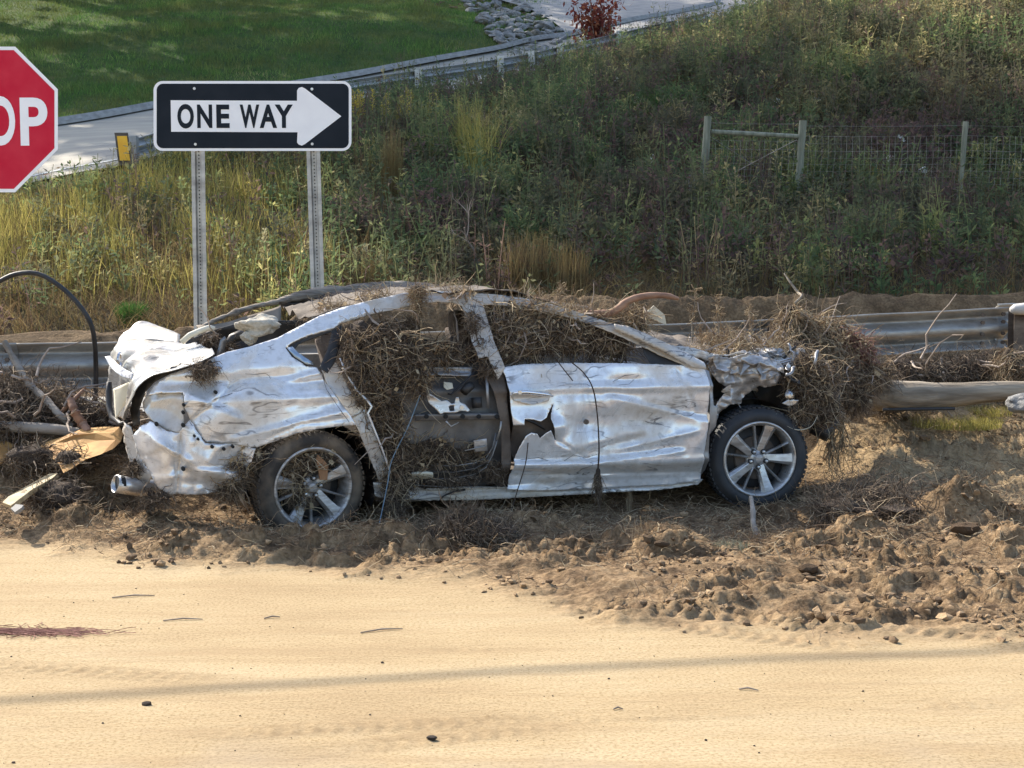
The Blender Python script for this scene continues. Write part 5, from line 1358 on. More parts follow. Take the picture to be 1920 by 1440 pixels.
# torn bits of the crushed nose
_r = np.random.default_rng(77)
for i in range(34):
    X, Y, w = _r.uniform(1340, 1545), _r.uniform(655, 765), _r.uniform(.0, .35)
    if ((X - 1425)**2 + (Y - 850)**2) < 108**2: continue
    c_ = cp(X, Y, w); k_ = _r.uniform(.025, .075); n_ = _r.integers(4, 8); a_ = np.sort(_r.uniform(0, 6.28, n_)); q_ = np.stack([np.cos(a_) * _r.uniform(.5, 1, n_), _r.uniform(-.25, .25, n_), np.sin(a_) * _r.uniform(.4, 1, n_)], 1) * k_
    M_ = np.array(Matrix.Rotation(_r.uniform(-.9, .9), 3, 'Z') @ Matrix.Rotation(_r.uniform(-.8, .8), 3, 'X')); q_ = q_ @ M_.T + c_
    V_ = [c_ + M_ @ np.array([0, _r.uniform(-.02, .02), 0])] + list(q_); F_ = [(0, j + 1, (j + 1) % n_ + 1) for j in range(n_)]
    mod_solid(mesh_np('metal_shard', V_, F_, (M_ALLOYD, M_GREYL, M_BLK, M_ALLOY, M_PAINT2)[i % 5], car, False), .003)
for i in range(12):
    X, Y = _r.uniform(1345, 1530), _r.uniform(650, 745); p0 = cp(X, Y, _r.uniform(0, .3)); P_ = curly(p0[None], [_r.uniform(.12, .35)], 7, .45, (0, -.1, -.1), _r)[0]
    mb = MB(); mb.tube(list(P_), _r.uniform(.004, .012), 6); mb.build('torn_hose', M_BLK if i % 3 else M_GREYL, car, True)

# ---- dark inside of the body
def slab(name, x0, x1, y0, y1, z0, z1, mat):
    mb = MB(); mb.box(((x0 + x1) / 2, (y0 + y1) / 2, (z0 + z1) / 2), (x1 - x0, y1 - y0, z1 - z0)); return mb.build(name, mat, car)
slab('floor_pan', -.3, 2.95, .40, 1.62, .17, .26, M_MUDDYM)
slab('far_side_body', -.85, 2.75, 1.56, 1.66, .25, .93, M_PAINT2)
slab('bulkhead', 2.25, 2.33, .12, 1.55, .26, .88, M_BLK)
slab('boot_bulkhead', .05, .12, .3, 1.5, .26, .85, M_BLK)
for a, b_ in (((700, 600), (640, 690)), ((880, 560), (900, 680)), ((1130, 600), (1260, 670))):
    mb = MB(); mb.tube([cp(*a, 1.5), cp(*b_, 1.58)], .035, 5); mb.build('far_pillar', M_MUDDYM, car)
def seat(u):
    e = []; bm = bmesh.new(); bmesh.ops.create_cube(bm, size=1)
    for v in bm.verts: v.co = Vector((v.co.x * .5, v.co.y * .5, v.co.z * .16 + .45))
    r_ = bmesh.ops.create_cube(bm, size=1)
    for v in r_['verts']: v.co = Vector((v.co.x * .14 - .28 - (v.co.z) * .16, v.co.y * .48, v.co.z * .62 + .80))
    r_ = bmesh.ops.create_cube(bm, size=1)
    for v in r_['verts']: v.co = Vector((v.co.x * .09 - .38, v.co.y * .26, v.co.z * .16 + 1.15))
    bmesh.ops.bevel(bm, geom=bm.edges[:], offset=.035, segments=3, affect='EDGES', profile=.6)
    me = bpy.data.meshes.new('seat'); bm.to_mesh(me); bm.free(); me.materials.append(M_SEAT)
    for p_ in me.polygons: p_.use_smooth = True
    return me
sm = seat(0)
for u in (1.55, ):
    for w in (.48, 1.15):
        o = bpy.data.objects.new('seat', sm); col().objects.link(o); o.parent = car; o.location = (u, w, 0)
o = bpy.data.objects.new('seat', sm); col().objects.link(o); o.parent = car; o.location = (.65, .8, 0); o.scale = (1, 2.3, .95)
# wheel wells
def well(u, zc, w0, w1, r):
    V, F = [], []; N = 22
    for i in range(N + 1):
        a = math.pi * (-.12 + 1.24 * i / N)
        for w in (w0, w1): V.append((u + r * math.cos(a), w, zc + r * math.sin(a)))
    for i in range(N): F.append((2 * i, 2 * i + 1, 2 * i + 3, 2 * i + 2))
    V.append((u, w1, zc)); c_ = len(V) - 1
    for i in range(N): F.append((2 * i + 1, c_, 2 * i + 3))
    return mesh_np('wheel_well', V, F, M_BLK, car, True)
well(0, RW[2], .10, .55, .39); well(WB, FW[2], .14, .6, .37)

# ---- wheels
def lathe(prof_, n, name, mat, parent, smooth=True):
    V = []; k = len(prof_)
    for i in range(n):
        a = 2 * math.pi * i / n
        for (r_, y_) in prof_: V.append((r_ * math.cos(a), y_, r_ * math.sin(a)))
    F = [(i * k + j, i * k + j + 1, ((i + 1) % n) * k + j + 1, ((i + 1) % n) * k + j) for i in range(n) for j in range(k - 1)]
    return mesh_np(name, V, F, mat, parent, smooth)
def make_wheel(u, w, zc, rot, tyre_m, alloy_m, R_tyre, yaw, skip=(), lean=0.0):
    wh = bpy.data.objects.new('wheel', None); col().objects.link(wh); wh.parent = car; wh.location = (u, w, zc); wh.rotation_euler = (lean, 0, yaw)
    RT = R_tyre
    ty = lathe([(.236, .015), (.243, .0), (.262, -.008), (.29, -.010), (RT - .022, .004), (RT - .006, .022), (RT, .04), (RT, .19), (RT - .01, .205), (.29, .23), (.24, .22)], 72, 'tyre', tyre_m, wh)
    # tread blocks around the shoulder
    mb = MB()
    for i in range(64):
        a = 2 * math.pi * i / 64
        for wy in (.045, .105, .165):
            c_ = Vector((math.cos(a) * (RT + .002), wy + (i % 2) * .008, math.sin(a) * (RT + .002)))
            mb.box(c_, (.010, .045, .022), 0, Matrix.Rotation(-a, 3, 'Y'))
    tb = mb.build('tread', tyre_m, wh); tb['kind'] = 'stuff'
    lathe([(.243, .004), (.238, -.006), (.230, -.006), (.222, .004), (.214, .02), (.208, .05), (.205, .15), (.22, .19), (.24, .2)], 64, 'rim', alloy_m, wh)
    lathe([(.0, .11), (.19, .11), (.2, .12)], 40, 'wheel_back', M_BLK, wh)
    lathe([(.0, .075), (.135, .075), (.14, .085), (.14, .1)], 40, 'brake_disc', M_MUDDYM, wh)
    lathe([(.0, .018), (.026, .018), (.030, .022), (.034, .032), (.05, .038), (.07, .045), (.075, .07)], 40, 'hub', alloy_m, wh)
    lathe([(.0, .008), (.024, .009), (.028, .014), (.028, .03)], 28, 'centre_cap', M_ALLOYD if alloy_m is M_ALLOY else alloy_m, wh)
    for k in range(5):
        # broad blade spoke
        if k not in skip:
            a = rot + 2 * math.pi * k / 5
            sec = [(.045, -.024, .028, .040), (.09, -.027, .026, .034), (.14, -.034, .025, .026), (.19, -.043, .028, .016), (.220, -.050, .034, .012)]
            V = []
            for (r_, s0, s1, y_) in sec:
                for (s_, yy) in ((s0, y_ + .010), (s0 * .55, y_ - .006), (s1, y_ + .0), (s1, y_ + .035), (s0, y_ + .035)):
                    V.append((r_ * math.cos(a) - s_ * math.sin(a), yy, r_ * math.sin(a) + s_ * math.cos(a)))
            F = [(i * 5 + j, i * 5 + (j + 1) % 5, (i + 1) * 5 + (j + 1) % 5, (i + 1) * 5 + j) for i in range(4) for j in range(5)] + [(4, 3, 2, 1, 0), (20, 21, 22, 23, 24)]
            mod_bevel(mesh_np('spoke', V, F, alloy_m, wh, False), .0025)
        # thin spoke
        if (k + 10) not in skip:
            a = rot + 2 * math.pi * k / 5 + math.radians(27)
            V = []
            for (r_, h_, y_) in ((.05, .009, .036), (.13, .0065, .022), (.216, .008, .008)):
                for (s_, yy) in ((-h_, y_ + .012), (0, y_), (h_, y_ + .012), (h_, y_ + .035), (-h_, y_ + .035)):
                    V.append((r_ * math.cos(a) - s_ * math.sin(a), yy, r_ * math.sin(a) + s_ * math.cos(a)))
            F = [(i * 5 + j, i * 5 + (j + 1) % 5, (i + 1) * 5 + (j + 1) % 5, (i + 1) * 5 + j) for i in range(2) for j in range(5)] + [(4, 3, 2, 1, 0), (10, 11, 12, 13, 14)]
            mesh_np('thin_spoke', V, F, alloy_m, wh, False)
        a = rot + 2 * math.pi * k / 5 + math.radians(54)
        c_ = Vector((.054 * math.cos(a), .012, .054 * math.sin(a))); mb = MB(); mb.tube([c_ + Vector((0, .022, 0)), c_ + Vector((0, .004, 0)), c_], [.0105, .0105, .006], 8)
        mb2 = MB(); mb2.tube([c_ + Vector((0, .03, 0)), c_ + Vector((0, .016, 0))], [.017, .017], 12); mb2.build('lug_recess', M_BLK, wh); mb.build('lug_nut', M_BOLT, wh, True)
    return wh
make_wheel(WB, .0, FW[2], 0.0, M_DTYRE, M_ALLOY, .322, -CAR_ROT * .35)
rwheel = make_wheel(0, .0, RW[2], math.radians(26), M_MUDTYRE, M_ALLOYD, .325, .20, skip=(1, 11), lean=.03)

# bit of tail pipe
mb = MB(); pp_ = [cp(216, 907, .22), cp(240, 911, .25), cp(268, 915, .3), cp(300, 915, .35)]
mb.tube(pp_, [.050, .050, .048, .046], 20, cap=False); o = mb.build('tailpipe', M_ALLOY, car, True); mod_solid(o, .004)
mb = MB(); mb.tube([pp_[0] + np.array([.012, .0, 0]), pp_[0] + np.array([.05, .01, 0])], .045, 16); mb.build('tailpipe_mouth', M_HOLE, car)
# ------------------------------------------------------------------ flood debris
def cw(px, py, w=0.0):
    q = cp(px, py, w); return O_ + Uv * q[0] + Iv * q[1] + np.array([0, 0, q[2]])
M_ROOT = fibre_mat('brown_roots', [(0, (0.06, 0.043, 0.032)), (.45, (0.135, 0.10, 0.07)), (.8, (0.22, 0.165, 0.115)), (1, (0.40, 0.32, 0.22))], trans=.12)
M_STRAW = fibre_mat('straw_roots', [(0, (0.15, 0.10, 0.065)), (.5, (0.34, 0.25, 0.155)), (1, (0.56, 0.46, 0.30))], trans=.3)
M_REDR = fibre_mat('red_roots', [(0, (0.16, 0.07, 0.05)), (1, (0.42, 0.22, 0.17))], trans=.25)
M_MUDC = simple('matted_mud', (0.035, 0.025, 0.019), (0.10, 0.070, 0.048), 9, .95, bmp=.8, bscale=30, bdist=.015)
def lump(pos, rad, seed, name, parent, mat, amp=.45, sub=3):
    me = rockmesh(name, seed, sub, amp, 1.0, mat)
    for p_ in me.polygons: p_.use_smooth = True
    o = bpy.data.objects.new(name, me); col().objects.link(o); o.parent = parent; o.location = tuple(pos); o.scale = tuple(rad)
    return o
_seed = [0]
def tangle(label, blobs, n_, L, w, mat=None, bias=(0, -.05, -.35), curl=.55, cat='root tangle', name='root_tangle', core=True, K=7, group=None, thick=0, flat=1.0):
    """matted roots: blobs are (px, py, inward depth, radius px x, radius px y, radius depth m) on the car's plane"""
    _seed[0] += 1; r = np.random.default_rng(100 + _seed[0]); mat = mat or M_ROOT
    c0 = cw(*blobs[0][:3]); e = empty(name, tuple(c0), label, cat, group)
    parts = []; tot = sum(b_[3] * b_[4] for b_ in blobs)
    for i, (X, Y, wd, rx, ry, rw) in enumerate(blobs):
        c = cw(X, Y, wd); k = c[1] / FPX; m_ = max(20, int(n_ * rx * ry / tot))
        q = r.normal(size=(m_, 3)); q /= np.linalg.norm(q, axis=1, keepdims=True); q *= r.uniform(.55, 1.0, (m_, 1))
        q[:, 2] = -abs(q[:, 2]) * .2 + q[:, 2] * .8
        st = c + (Uv * 1)[None] * (q[:, 0] * rx * k)[:, None] + Iv[None] * (q[:, 1] * rw)[:, None]; st[:, 2] += q[:, 2] * ry * k
        P = curly(st, r.uniform(.4, 1.0, m_) * L, K, curl, bias, r)
        if core:   # keep strands outside of the matted core mostly in front
            P[:, :, 1] -= .01
        W = np.clip(r.lognormal(-.35, .55, (m_, 1)), .3, 3.2) * w * np.linspace(1, .4, K)[None]
        parts.append(tubes3(P - c0, W, r.random(m_)))
        if core: lump(c - c0 + Iv * rw * .25, (rx * k * .78, rw * .75, ry * k * .78), i + _seed[0] * 3, 'mud_core', e, M_MUDC)
    V, F, R = join_np(parts); o = mesh_np('roots', V, F, mat, e, False, rnd=R); o['kind'] = 'stuff'
    if n_ > 700:      # a few paler straws and torn leaf scraps over the roots
        ps = []; Vl = []
        for (X, Y, wd, rx, ry, rw) in blobs:
            c = cw(X, Y, wd) - c0; k = (c + c0)[1] / FPX; m_ = max(4, int(n_ * .07 * rx * ry / tot)); q = r.uniform(-1, 1, (m_, 2))
            st = c + Uv[None] * (q[:, :1] * rx * k * .9) - Iv[None] * (rw * r.uniform(.6, 1.1, (m_, 1))); st[:, 2] += q[:, 1] * ry * k * .9
            ps.append(tubes3(curly(st, r.uniform(.08, .24, m_), 6, .22, (0, 0, -.1), r), r.uniform(.003, .007, (m_, 1)) * np.linspace(1, .6, 6)[None], r.uniform(.3, 1, m_)))
            d = r.normal(size=(m_, 3)) * .018; s_ = r.normal(size=(m_, 3)) * .009; st2 = st[r.permutation(m_)] - Iv * .01
            Vl.append(np.stack([st2, st2 + d * .5 + s_, st2 + d, st2 + d * .5 - s_], 1).reshape(-1, 3))
        V, F, R = join_np(ps); o = mesh_np('straw', V, F, M_STRAW, e, False, rnd=R); o['kind'] = 'stuff'
        Vl = np.concatenate(Vl); q4 = np.arange(len(Vl) // 4) * 4; o = mesh_np('leaf_scraps', Vl, np.stack([q4, q4 + 1, q4 + 2, q4 + 3], 1), M_STRAW, e, False, rnd=np.repeat(r.random(len(q4)), 4)); o['kind'] = 'stuff'
    if thick:
        b_ = blobs[0]; 
        for j in range(thick):
            b_ = blobs[j % len(blobs)]; c = cw(b_[0] + r.uniform(-1, 1) * b_[3] * .8, b_[1] + r.uniform(-1, 1) * b_[4] * .8, b_[2] - b_[5] * .9) - c0
            P = curly(c[None], [r.uniform(.15, .4)], 7, .35, (0, 0, .1), r)[0]; mb = MB(); mb.tube(P, list(np.linspace(.007, .002, 7)), 5); mb.build('twig', M_BARK, e)
    return e
tangle('mass of brown roots filling the rear door opening below the quarter window', [(672,640,.10,34,40,.07),(700,700,.06,46,52,.07),(715,770,.08,42,62,.07),(745,650,.12,52,38,.07),(790,668,.12,62,34,.07),(735,830,.06,26,55,.05),(845,660,.14,32,28,.05)], 4600, .20, .0045, thick=5)
tangle('matted roots caught in the lower rear door beside the sill', [(800,845,.10,50,34,.06),(870,850,.12,40,24,.04),(760,880,.07,36,34,.05),(745,915,.03,26,40,.04),(738,950,-.02,13,30,.03)], 2000, .16, .004)
tangle('roots draped down the window sill in the middle of the rear door', [(790,715,.03,22,32,.03),(775,705,.03,22,24,.03),(705,720,.03,30,30,.03)], 800, .14, .004, core=False)
tangle('root mass packed into the front window behind the door pillar', [(948,606,.22,40,34,.07),(990,640,.2,40,34,.07),(1045,628,.22,56,36,.08),(1100,632,.25,52,32,.08),(1150,648,.28,40,22,.07),(945,660,.15,26,22,.05)], 3600, .20, .0045, thick=9)
tangle('sunlit straw tangle lying along the roof above the front window', [(960,574,.30,50,13,.12),(1020,582,.30,50,14,.12),(1090,592,.32,46,16,.12),(1188,600,.34,22,28,.08),(1150,604,.32,22,18,.08)], 2300, .22, .004, M_STRAW, (0, 0, -.1), thick=7)
tangle('root clumps smeared along the roof skin behind the straw knot', [(700,556,.5,40,6,.15),(860,550,.3,34,8,.1),(620,575,.5,30,6,.12),(820,542,.7,40,6,.2)], 900, .16, .004, M_STRAW, (0, 0, -.1), core=False, thick=4)
tangle('roots wound round the pillar between the two side windows', [(885,600,.12,14,30,.03),(905,650,.10,16,26,.03),(915,690,.04,18,18,.03)], 600, .14, .004, core=False)
tangle('root mat hanging in the upper rear window opening', [(770,606,.2,26,16,.05),(850,655,.2,22,18,.05),(725,610,.15,26,16,.05)], 620, .18, .0045, core=False, thick=5)
tangle('muddy roots spread along the sill under the rear door', [(850,900,.02,60,8,.03),(930,880,.04,20,26,.03)], 500, .12, .004, core=False)
tangle('small straw knot hooked over the top of the roof rail', [(784,548,.20,20,15,.06),(786,580,.17,10,30,.03)], 520, .13, .004, M_STRAW)
tangle('dark root clump caught at the seam behind the boot lid', [(384,692,.0,25,20,.05)], 520, .14, .0035, curl=.8)
tangle('root clump stuffed under the rear wheel arch behind the rear tyre', [(448,880,.02,26,30,.05),(470,850,.02,20,18,.04),(430,915,.04,26,14,.05)], 1100, .15, .004)
tangle('matted roots clogging the spokes of the rear wheel', [(556,872,.03,30,26,.02),(545,905,.035,26,34,.02),(600,860,.04,34,16,.02),(560,938,.04,24,18,.02)], 1900, .10, .0035, bias=(0, 0, -.1), curl=.9)
tangle('muddy clump hanging on the torn rear door pillar', [(676,730,.0,14,34,.03),(660,690,.0,14,18,.03)], 420, .12, .004)
tangle('dark debris filling the open boot behind the rear seat', [(395,634,.6,20,10,.08),(575,612,.6,22,10,.08),(432,648,.5,14,8,.05)], 650, .14, .004, thick=4)
tangle('thin straw layer over the crushed bonnet', [(1390,648,.5,64,10,.25),(1330,660,.4,40,8,.2),(1445,650,.5,36,8,.2),(1350,632,.8,50,8,.2)], 2000, .20, .004, M_STRAW, (0, 0, -.1), core=False, thick=6)
tangle('tall sunlit straw heap standing behind the crushed front end', [(1482,590,.75,22,22,.08),(1512,615,.75,34,30,.10),(1545,645,.7,30,34,.12),(1470,620,.7,12,26,.06),(1555,606,.8,26,10,.07),(1590,640,.75,20,16,.08)], 2700, .26, .0058, M_STRAW, (.08, -.12, -1.0), .3, thick=8)
tangle('reddish root heap right of the crushed front end', [(1608,652,.7,26,18,.10),(1585,630,.75,18,12,.08)], 900, .18, .0055, M_REDR, (.05, -.1, -.5), .45)
tangle('dark root mass hanging below the straw heap at the car nose', [(1575,695,.6,34,34,.10),(1620,692,.7,26,28,.10),(1545,700,.35,26,34,.08),(1600,740,.6,30,24,.08),(1650,690,.8,24,18,.08),(1500,655,.5,18,22,.06)], 2700, .24, .005, bias=(0, -.08, -.9), curl=.4, thick=10)
tangle('root net wrapped round the crumpled front corner above the front tyre', [(1515,690,.10,30,34,.05),(1530,740,.06,32,40,.04),(1490,710,.08,20,26,.04),(1555,770,.05,18,26,.04),(1505,775,.05,30,14,.03)], 2600, .17, .004, bias=(0, -.05, -.4), curl=.7)
tangle('straw strings hanging from the front corner down to the mud', [(1578,800,.05,5,50,.02),(1560,830,.05,4,40,.02)], 170, .28, .0045, M_STRAW, (0, 0, -1.5), .2, core=False)
tangle('roots dangling below the rear bumper beside the tailpipe', [(284,938,.18,12,20,.04),(250,878,.3,12,18,.04),(305,930,.1,16,12,.04)], 520, .14, .004)

# heaps along the guardrail, placed by distance
def heap(label, items, n_, L, w, mat=None, bias=(0, 0, -.3), curl=.5, name='debris_heap', cat='debris heap', core=True, thick=0):
    """items: (px, py, distance, radius px x, radius px y, radius depth)"""
    _seed[0] += 1; r = np.random.default_rng(300 + _seed[0]); mat = mat or M_ROOT
    c0 = at(*items[0][:3]); e = empty(name, tuple(c0), label, cat); parts = []; tot = sum(b_[3] * b_[4] for b_ in items)
    for i, (X, Y, D, rx, ry, rw) in enumerate(items):
        c = at(X, Y, D); k = D / FPX; m_ = max(20, int(n_ * rx * ry / tot)); q = r.normal(size=(m_, 3)); q /= np.linalg.norm(q, axis=1, keepdims=True); q *= r.uniform(.6, 1.05, (m_, 1))
        st = c + q * np.array([rx * k, rw, ry * k]); P = curly(st, r.uniform(.4, 1, m_) * L, 7, curl, bias, r)
        parts.append(tubes3(P - c0, np.clip(r.lognormal(-.35, .55, (m_, 1)), .3, 3.2) * w * np.linspace(1, .4, 7)[None], r.random(m_)))
        if core: lump(c - c0, (rx * k * .8, rw * .8, ry * k * .8), i + _seed[0], 'mud_core', e, M_MUDC)
    V, F, R = join_np(parts); o = mesh_np('roots', V, F, mat, e, False, rnd=R); o['kind'] = 'stuff'
    for j in range(thick):
        b_ = items[j % len(items)]; c = at(b_[0] + r.uniform(-1, 1) * b_[3], b_[1] + r.uniform(-1, .3) * b_[4], b_[2] - b_[5] * .8) - c0
        P = curly(c[None], [r.uniform(.25, .7)], 7, .3, (0, 0, .05), r)[0]; mb = MB(); mb.tube(P, list(np.linspace(.010, .003, 7)), 5); mb.build('twig', M_BARK, e)
    return e
heap('dark brush heap piled under the guardrail at the left frame edge', [(20,745,10.3,60,45,.25),(90,765,10.3,60,36,.25),(160,785,10.2,60,26,.22),(0,790,10.0,70,22,.2),(215,790,10.2,40,24,.15)], 4200, .34, .006, thick=14)
heap('dark tangled roots under the guardrail behind the beige log', [(1690,700,11.6,40,34,.15),(1740,700,11.7,46,28,.15),(1800,695,11.8,50,30,.15),(1660,740,11.3,30,34,.12),(1850,690,11.9,30,34,.12)], 3200, .28, .005, thick=12)
heap('sunlit straw clump against the guardrail at the right frame edge', [(1893,690,11.6,26,38,.12),(1925,700,11.6,26,30,.12)], 1100, .26, .0055, M_STRAW, (0, 0, -.8), .35)
heap('dark matted root heap on the mud below the front door', [(865,985,8.55,36,26,.16),(915,1000,8.5,60,18,.16),(820,1005,8.5,40,12,.12)], 2300, .20, .0045, bias=(0, 0, -.1))
heap('root mat on the shaded ground behind the front tyre', [(1640,930,9.3,70,16,.2),(1580,950,9.1,60,16,.2),(1700,955,9.0,50,12,.2)], 1800, .30, .005, bias=(0, 0, -.2), curl=.4)
heap('muddy lump with hanging roots beside the plank at the left', [(100,930,9.2,60,30,.16),(60,860,9.6,46,30,.14),(130,865,9.5,30,22,.12)], 1300, .2, .005)

# ---- logs, boards and the like
M_LOGP = simple('peeled_grey_log', (0.15, 0.12, 0.085), (0.34, 0.285, 0.21), 6, .85, stretch=(.35, 3, 3), bmp=.7, bscale=14, bdist=.015)
M_LOGG = simple('weathered_log', (0.17, 0.145, 0.115), (0.34, 0.30, 0.25), 5, .85, stretch=(.5, 3, 3), bmp=.5, bscale=18, bdist=.012)
M_REDB = simple('red_brown_branch', (0.20, 0.105, 0.065), (0.36, 0.21, 0.13), 9, .75, stretch=(.6, 2, 2), bmp=.4, bscale=30)
M_YELW = simple('yellow_ochre_paint', (0.36, 0.185, 0.055), (0.52, 0.29, 0.09), 6, .8, bmp=.35, bscale=22, lo=.4, hi=.6)
M_PLANK = simple('raw_plank', (0.36, 0.285, 0.165), (0.52, 0.43, 0.27), 8, .8, stretch=(.4, 3, 3), bmp=.3)
def log(name, pts, rads, mat, label, cat, n=14, squash=1.0, seed=0, amp=.04):
    P = catmull([p for p in pts], 28); R_ = np.interp(np.linspace(0, 1, 28), np.linspace(0, 1, len(rads)), rads)
    R_ = R_ * (1 + amp * np.array([mnoise.noise(Vector((i * .5, seed, 0))) for i in range(28)]) * 2)
    c0 = P[len(P) // 2].copy(); mb = MB(); mb.tube([p - c0 for p in P], list(R_), n, squash=squash); o = mb.build(name, mat, None, True); smooth_angle(o, 50); o.location = tuple(c0)
    return tagit(o, label, cat)
log('beige_log', [at(1632,740,11.1), at(1700,742,11.0), at(1780,741,11.0), at(1850,735,11.0), at(1925,732,11.0), at(2050,730,11.0)], [.115,.105,.088,.075,.066,.06], M_LOGP, 'smooth beige log lying below the guardrail at the right', 'log')
M_BARKY = simple('splintered_driftwood', (0.10, 0.08, 0.062), (0.33, 0.28, 0.22), 9, .9, stretch=(.25, 2.5, 3.5), bmp=.9, bscale=12, bdist=.025)
log('driftwood', [cw(520,566,1.3), cw(560,556,1.33), cw(620,550,1.36), cw(680,543,1.4), cw(740,538,1.45), cw(790,538,1.5), cw(840,545,1.5)], [.022,.045,.060,.055,.050,.040,.02], M_BARKY, 'thick weathered driftwood lying along the far edge of the crushed roof', 'driftwood', 11, .8, 3, .22)
log('driftwood', [cw(378,612,1.2), cw(400,602,1.22), cw(440,586,1.25), cw(480,574,1.28), cw(515,567,1.3), cw(540,562,1.3)], [.012,.020,.026,.024,.026,.012], M_BARKY, 'thinner driftwood strip slanting up from the boot to the roof edge', 'driftwood', 9, .7, 6, .3)
log('driftwood', [cw(905,553,.9), cw(960,556,.85), cw(1020,566,.8), cw(1075,582,.75)], [.012,.02,.022,.012], M_REDB, 'reddish stick lying flat on the roof above the front window', 'driftwood', 8, 1, 9, .2)
log('dark_rod', [at(1655,768,10.9), at(1720,767,10.9), at(1790,766,10.9)], [.012,.012,.012], M_BLK, 'thin dark rod in front of the beige log', 'rod', 8)
log('log', [at(-60,800,9.9), at(0,800,9.9), at(60,802,9.9), at(110,806,9.9), at(152,812,9.9)], [.036,.036,.035,.036,.030], M_LOGG, 'grey weathered log lying across the left heap above the yellow slab', 'log')
log('branch', [at(8,640,10.35), at(30,680,10.3), at(55,720,10.2), at(85,748,10.1), at(112,778,10.0), at(135,800,10.0)], [.018,.022,.022,.024,.024,.02], M_LOGG, 'knotty grey branch leaning on the guardrail at the far left', 'branch', seed=4, amp=.25)
log('branch', [at(113,775,10.05), at(130,757,10.05), at(148,740,10.1), at(160,728,10.15)], [.012,.014,.013,.012], M_REDB, 'short dark branch crossing below the guardrail left of the car', 'branch')
log('branch', [at(132,748,9.95), at(142,775,9.9), at(155,795,9.9), at(166,810,9.8)], [.022,.028,.03,.022], M_REDB, 'thick broken brown branch stub left of the car', 'branch', seed=8, amp=.2)
log('branch', [cw(1010,592,.28), cw(1050,590,.26), cw(1100,588,.25), cw(1140,588,.25), cw(1160,578,.25), cw(1180,563,.25), cw(1210,555,.26), cw(1245,554,.27), cw(1272,560,.28)], [.018,.022,.022,.026,.026,.024,.021,.019,.012], M_REDB, 'red-brown crooked branch resting on the roof above the front window', 'branch', 10, seed=2, amp=.15)
log('branch', [at(1408,932,9.15), at(1412,960,9.0), at(1413,985,8.9), at(1426,1016,8.7)], [.012,.016,.016,.018], M_LOGG, 'short grey stick standing in front of the front tyre', 'branch', 8, seed=5, amp=.15)
log('branch', [at(1470,512,11.4), at(1480,527,11.35), at(1496,548,11.3), at(1503,555,11.2), at(1490,568,11.1)], [.004,.008,.010,.008,.006], M_LOGP, 'thin bent twig rising above the straw heap at the car nose', 'branch', 6)
log('hose', [at(-30,545,10.75), at(0,527,10.75), at(30,514,10.75), at(70,513,10.75), at(110,535,10.75), at(145,568,10.75), at(168,602,10.75), at(177,638,10.8), at(180,700,10.9), at(178,770,10.9)], [.017]*10, M_BLK, 'black hose arching above the guardrail at the left', 'hose', 10, amp=0)
# ochre slab
yl = [(68,842,9.75),(105,830,9.75),(140,815,9.75),(180,812,9.75),(212,812,9.75),(219,825,9.7),(214,842,9.6),(190,852,9.5),(160,862,9.45),(135,880,9.35),(118,888,9.3),(110,872,9.4),(100,862,9.5),(78,858,9.6)]
mb = MB(); mb.prism([at(*q) for q in yl], (.02, .10, .03)); o = mod_bevel(mb.build('yellow_slab', M_YELW), .008, 2); tagit(o, 'ochre-yellow painted slab half buried in the mud left of the car', 'slab')
yl = [(-40,838,9.8),(0,835,9.8),(14,842,9.8),(8,862,9.7),(-10,880,9.6),(-40,890,9.6)]
mb = MB(); mb.prism([at(*q) for q in yl], (.02, .08, .02)); o = mod_bevel(mb.build('yellow_slab', M_YELW), .008, 2); tagit(o, 'smaller yellow fragment at the very left frame edge', 'slab')
mb = MB(); mb.prism([at(*q) for q in ((4,942,8.9),(15,930,8.95),(92,888,9.3),(109,887,9.35),(100,895,9.25),(60,918,9.05),(20,948,8.8))], (.0, .04, -.03)); tagit(mod_bevel(mb.build('plank', M_PLANK), .004), 'pale splintered plank stuck in the mud at the lower left', 'plank')
mb = MB(); mb.prism([at(*q) for q in ((20,953,8.75),(30,945,8.8),(44,947,8.8),(40,952,8.75),(28,960,8.7))], (.0, .02, -.02)); tagit(mb.build('grey_shard', M_CONC), 'small grey shard just below the pale plank', 'shard')
mb = MB(); mb.prism([cw(*q) for q in ((593,860,.0),(596,853,.0),(606,861,.0),(616,873,.0),(614,900,.0),(600,900,.0))], tuple(Iv * .02)); tagit(mod_bevel(mb.build('wood_chip', M_WOODCHIP), .002), 'brown wood chip stuck in the spokes of the rear wheel', 'wood chip')
mb = MB(); mb.prism([cw(*q) for q in ((1206,590,.45),(1226,573,.45),(1246,590,.45),(1250,610,.45))], tuple(Iv * .006)); tagit(mb.build('mesh_scrap', M_CREAMP), 'torn white mesh scrap standing up on the bonnet edge behind the branch', 'scrap')
mb = MB(); mb.prism([at(1486,588,11.0), at(1516,590,11.0), at(1514,640,11.0), at(1488,642,11.0)], (0, .02, 0)); tagit(mb.build('grey_panel_scrap', M_GREYL), 'small grey panel scrap caught in the straw heap', 'scrap')
o = bpy.data.objects.new('boulder', rockmesh('boulder', 17, 4, .2, .75, M_STONE)); col().objects.link(o); p = at(1925, 757, 10.6); o.location = tuple(p); o.scale = (.15, .13, .10); tagit(o, 'pale rounded boulder at the right frame edge beside the beige log', 'boulder')
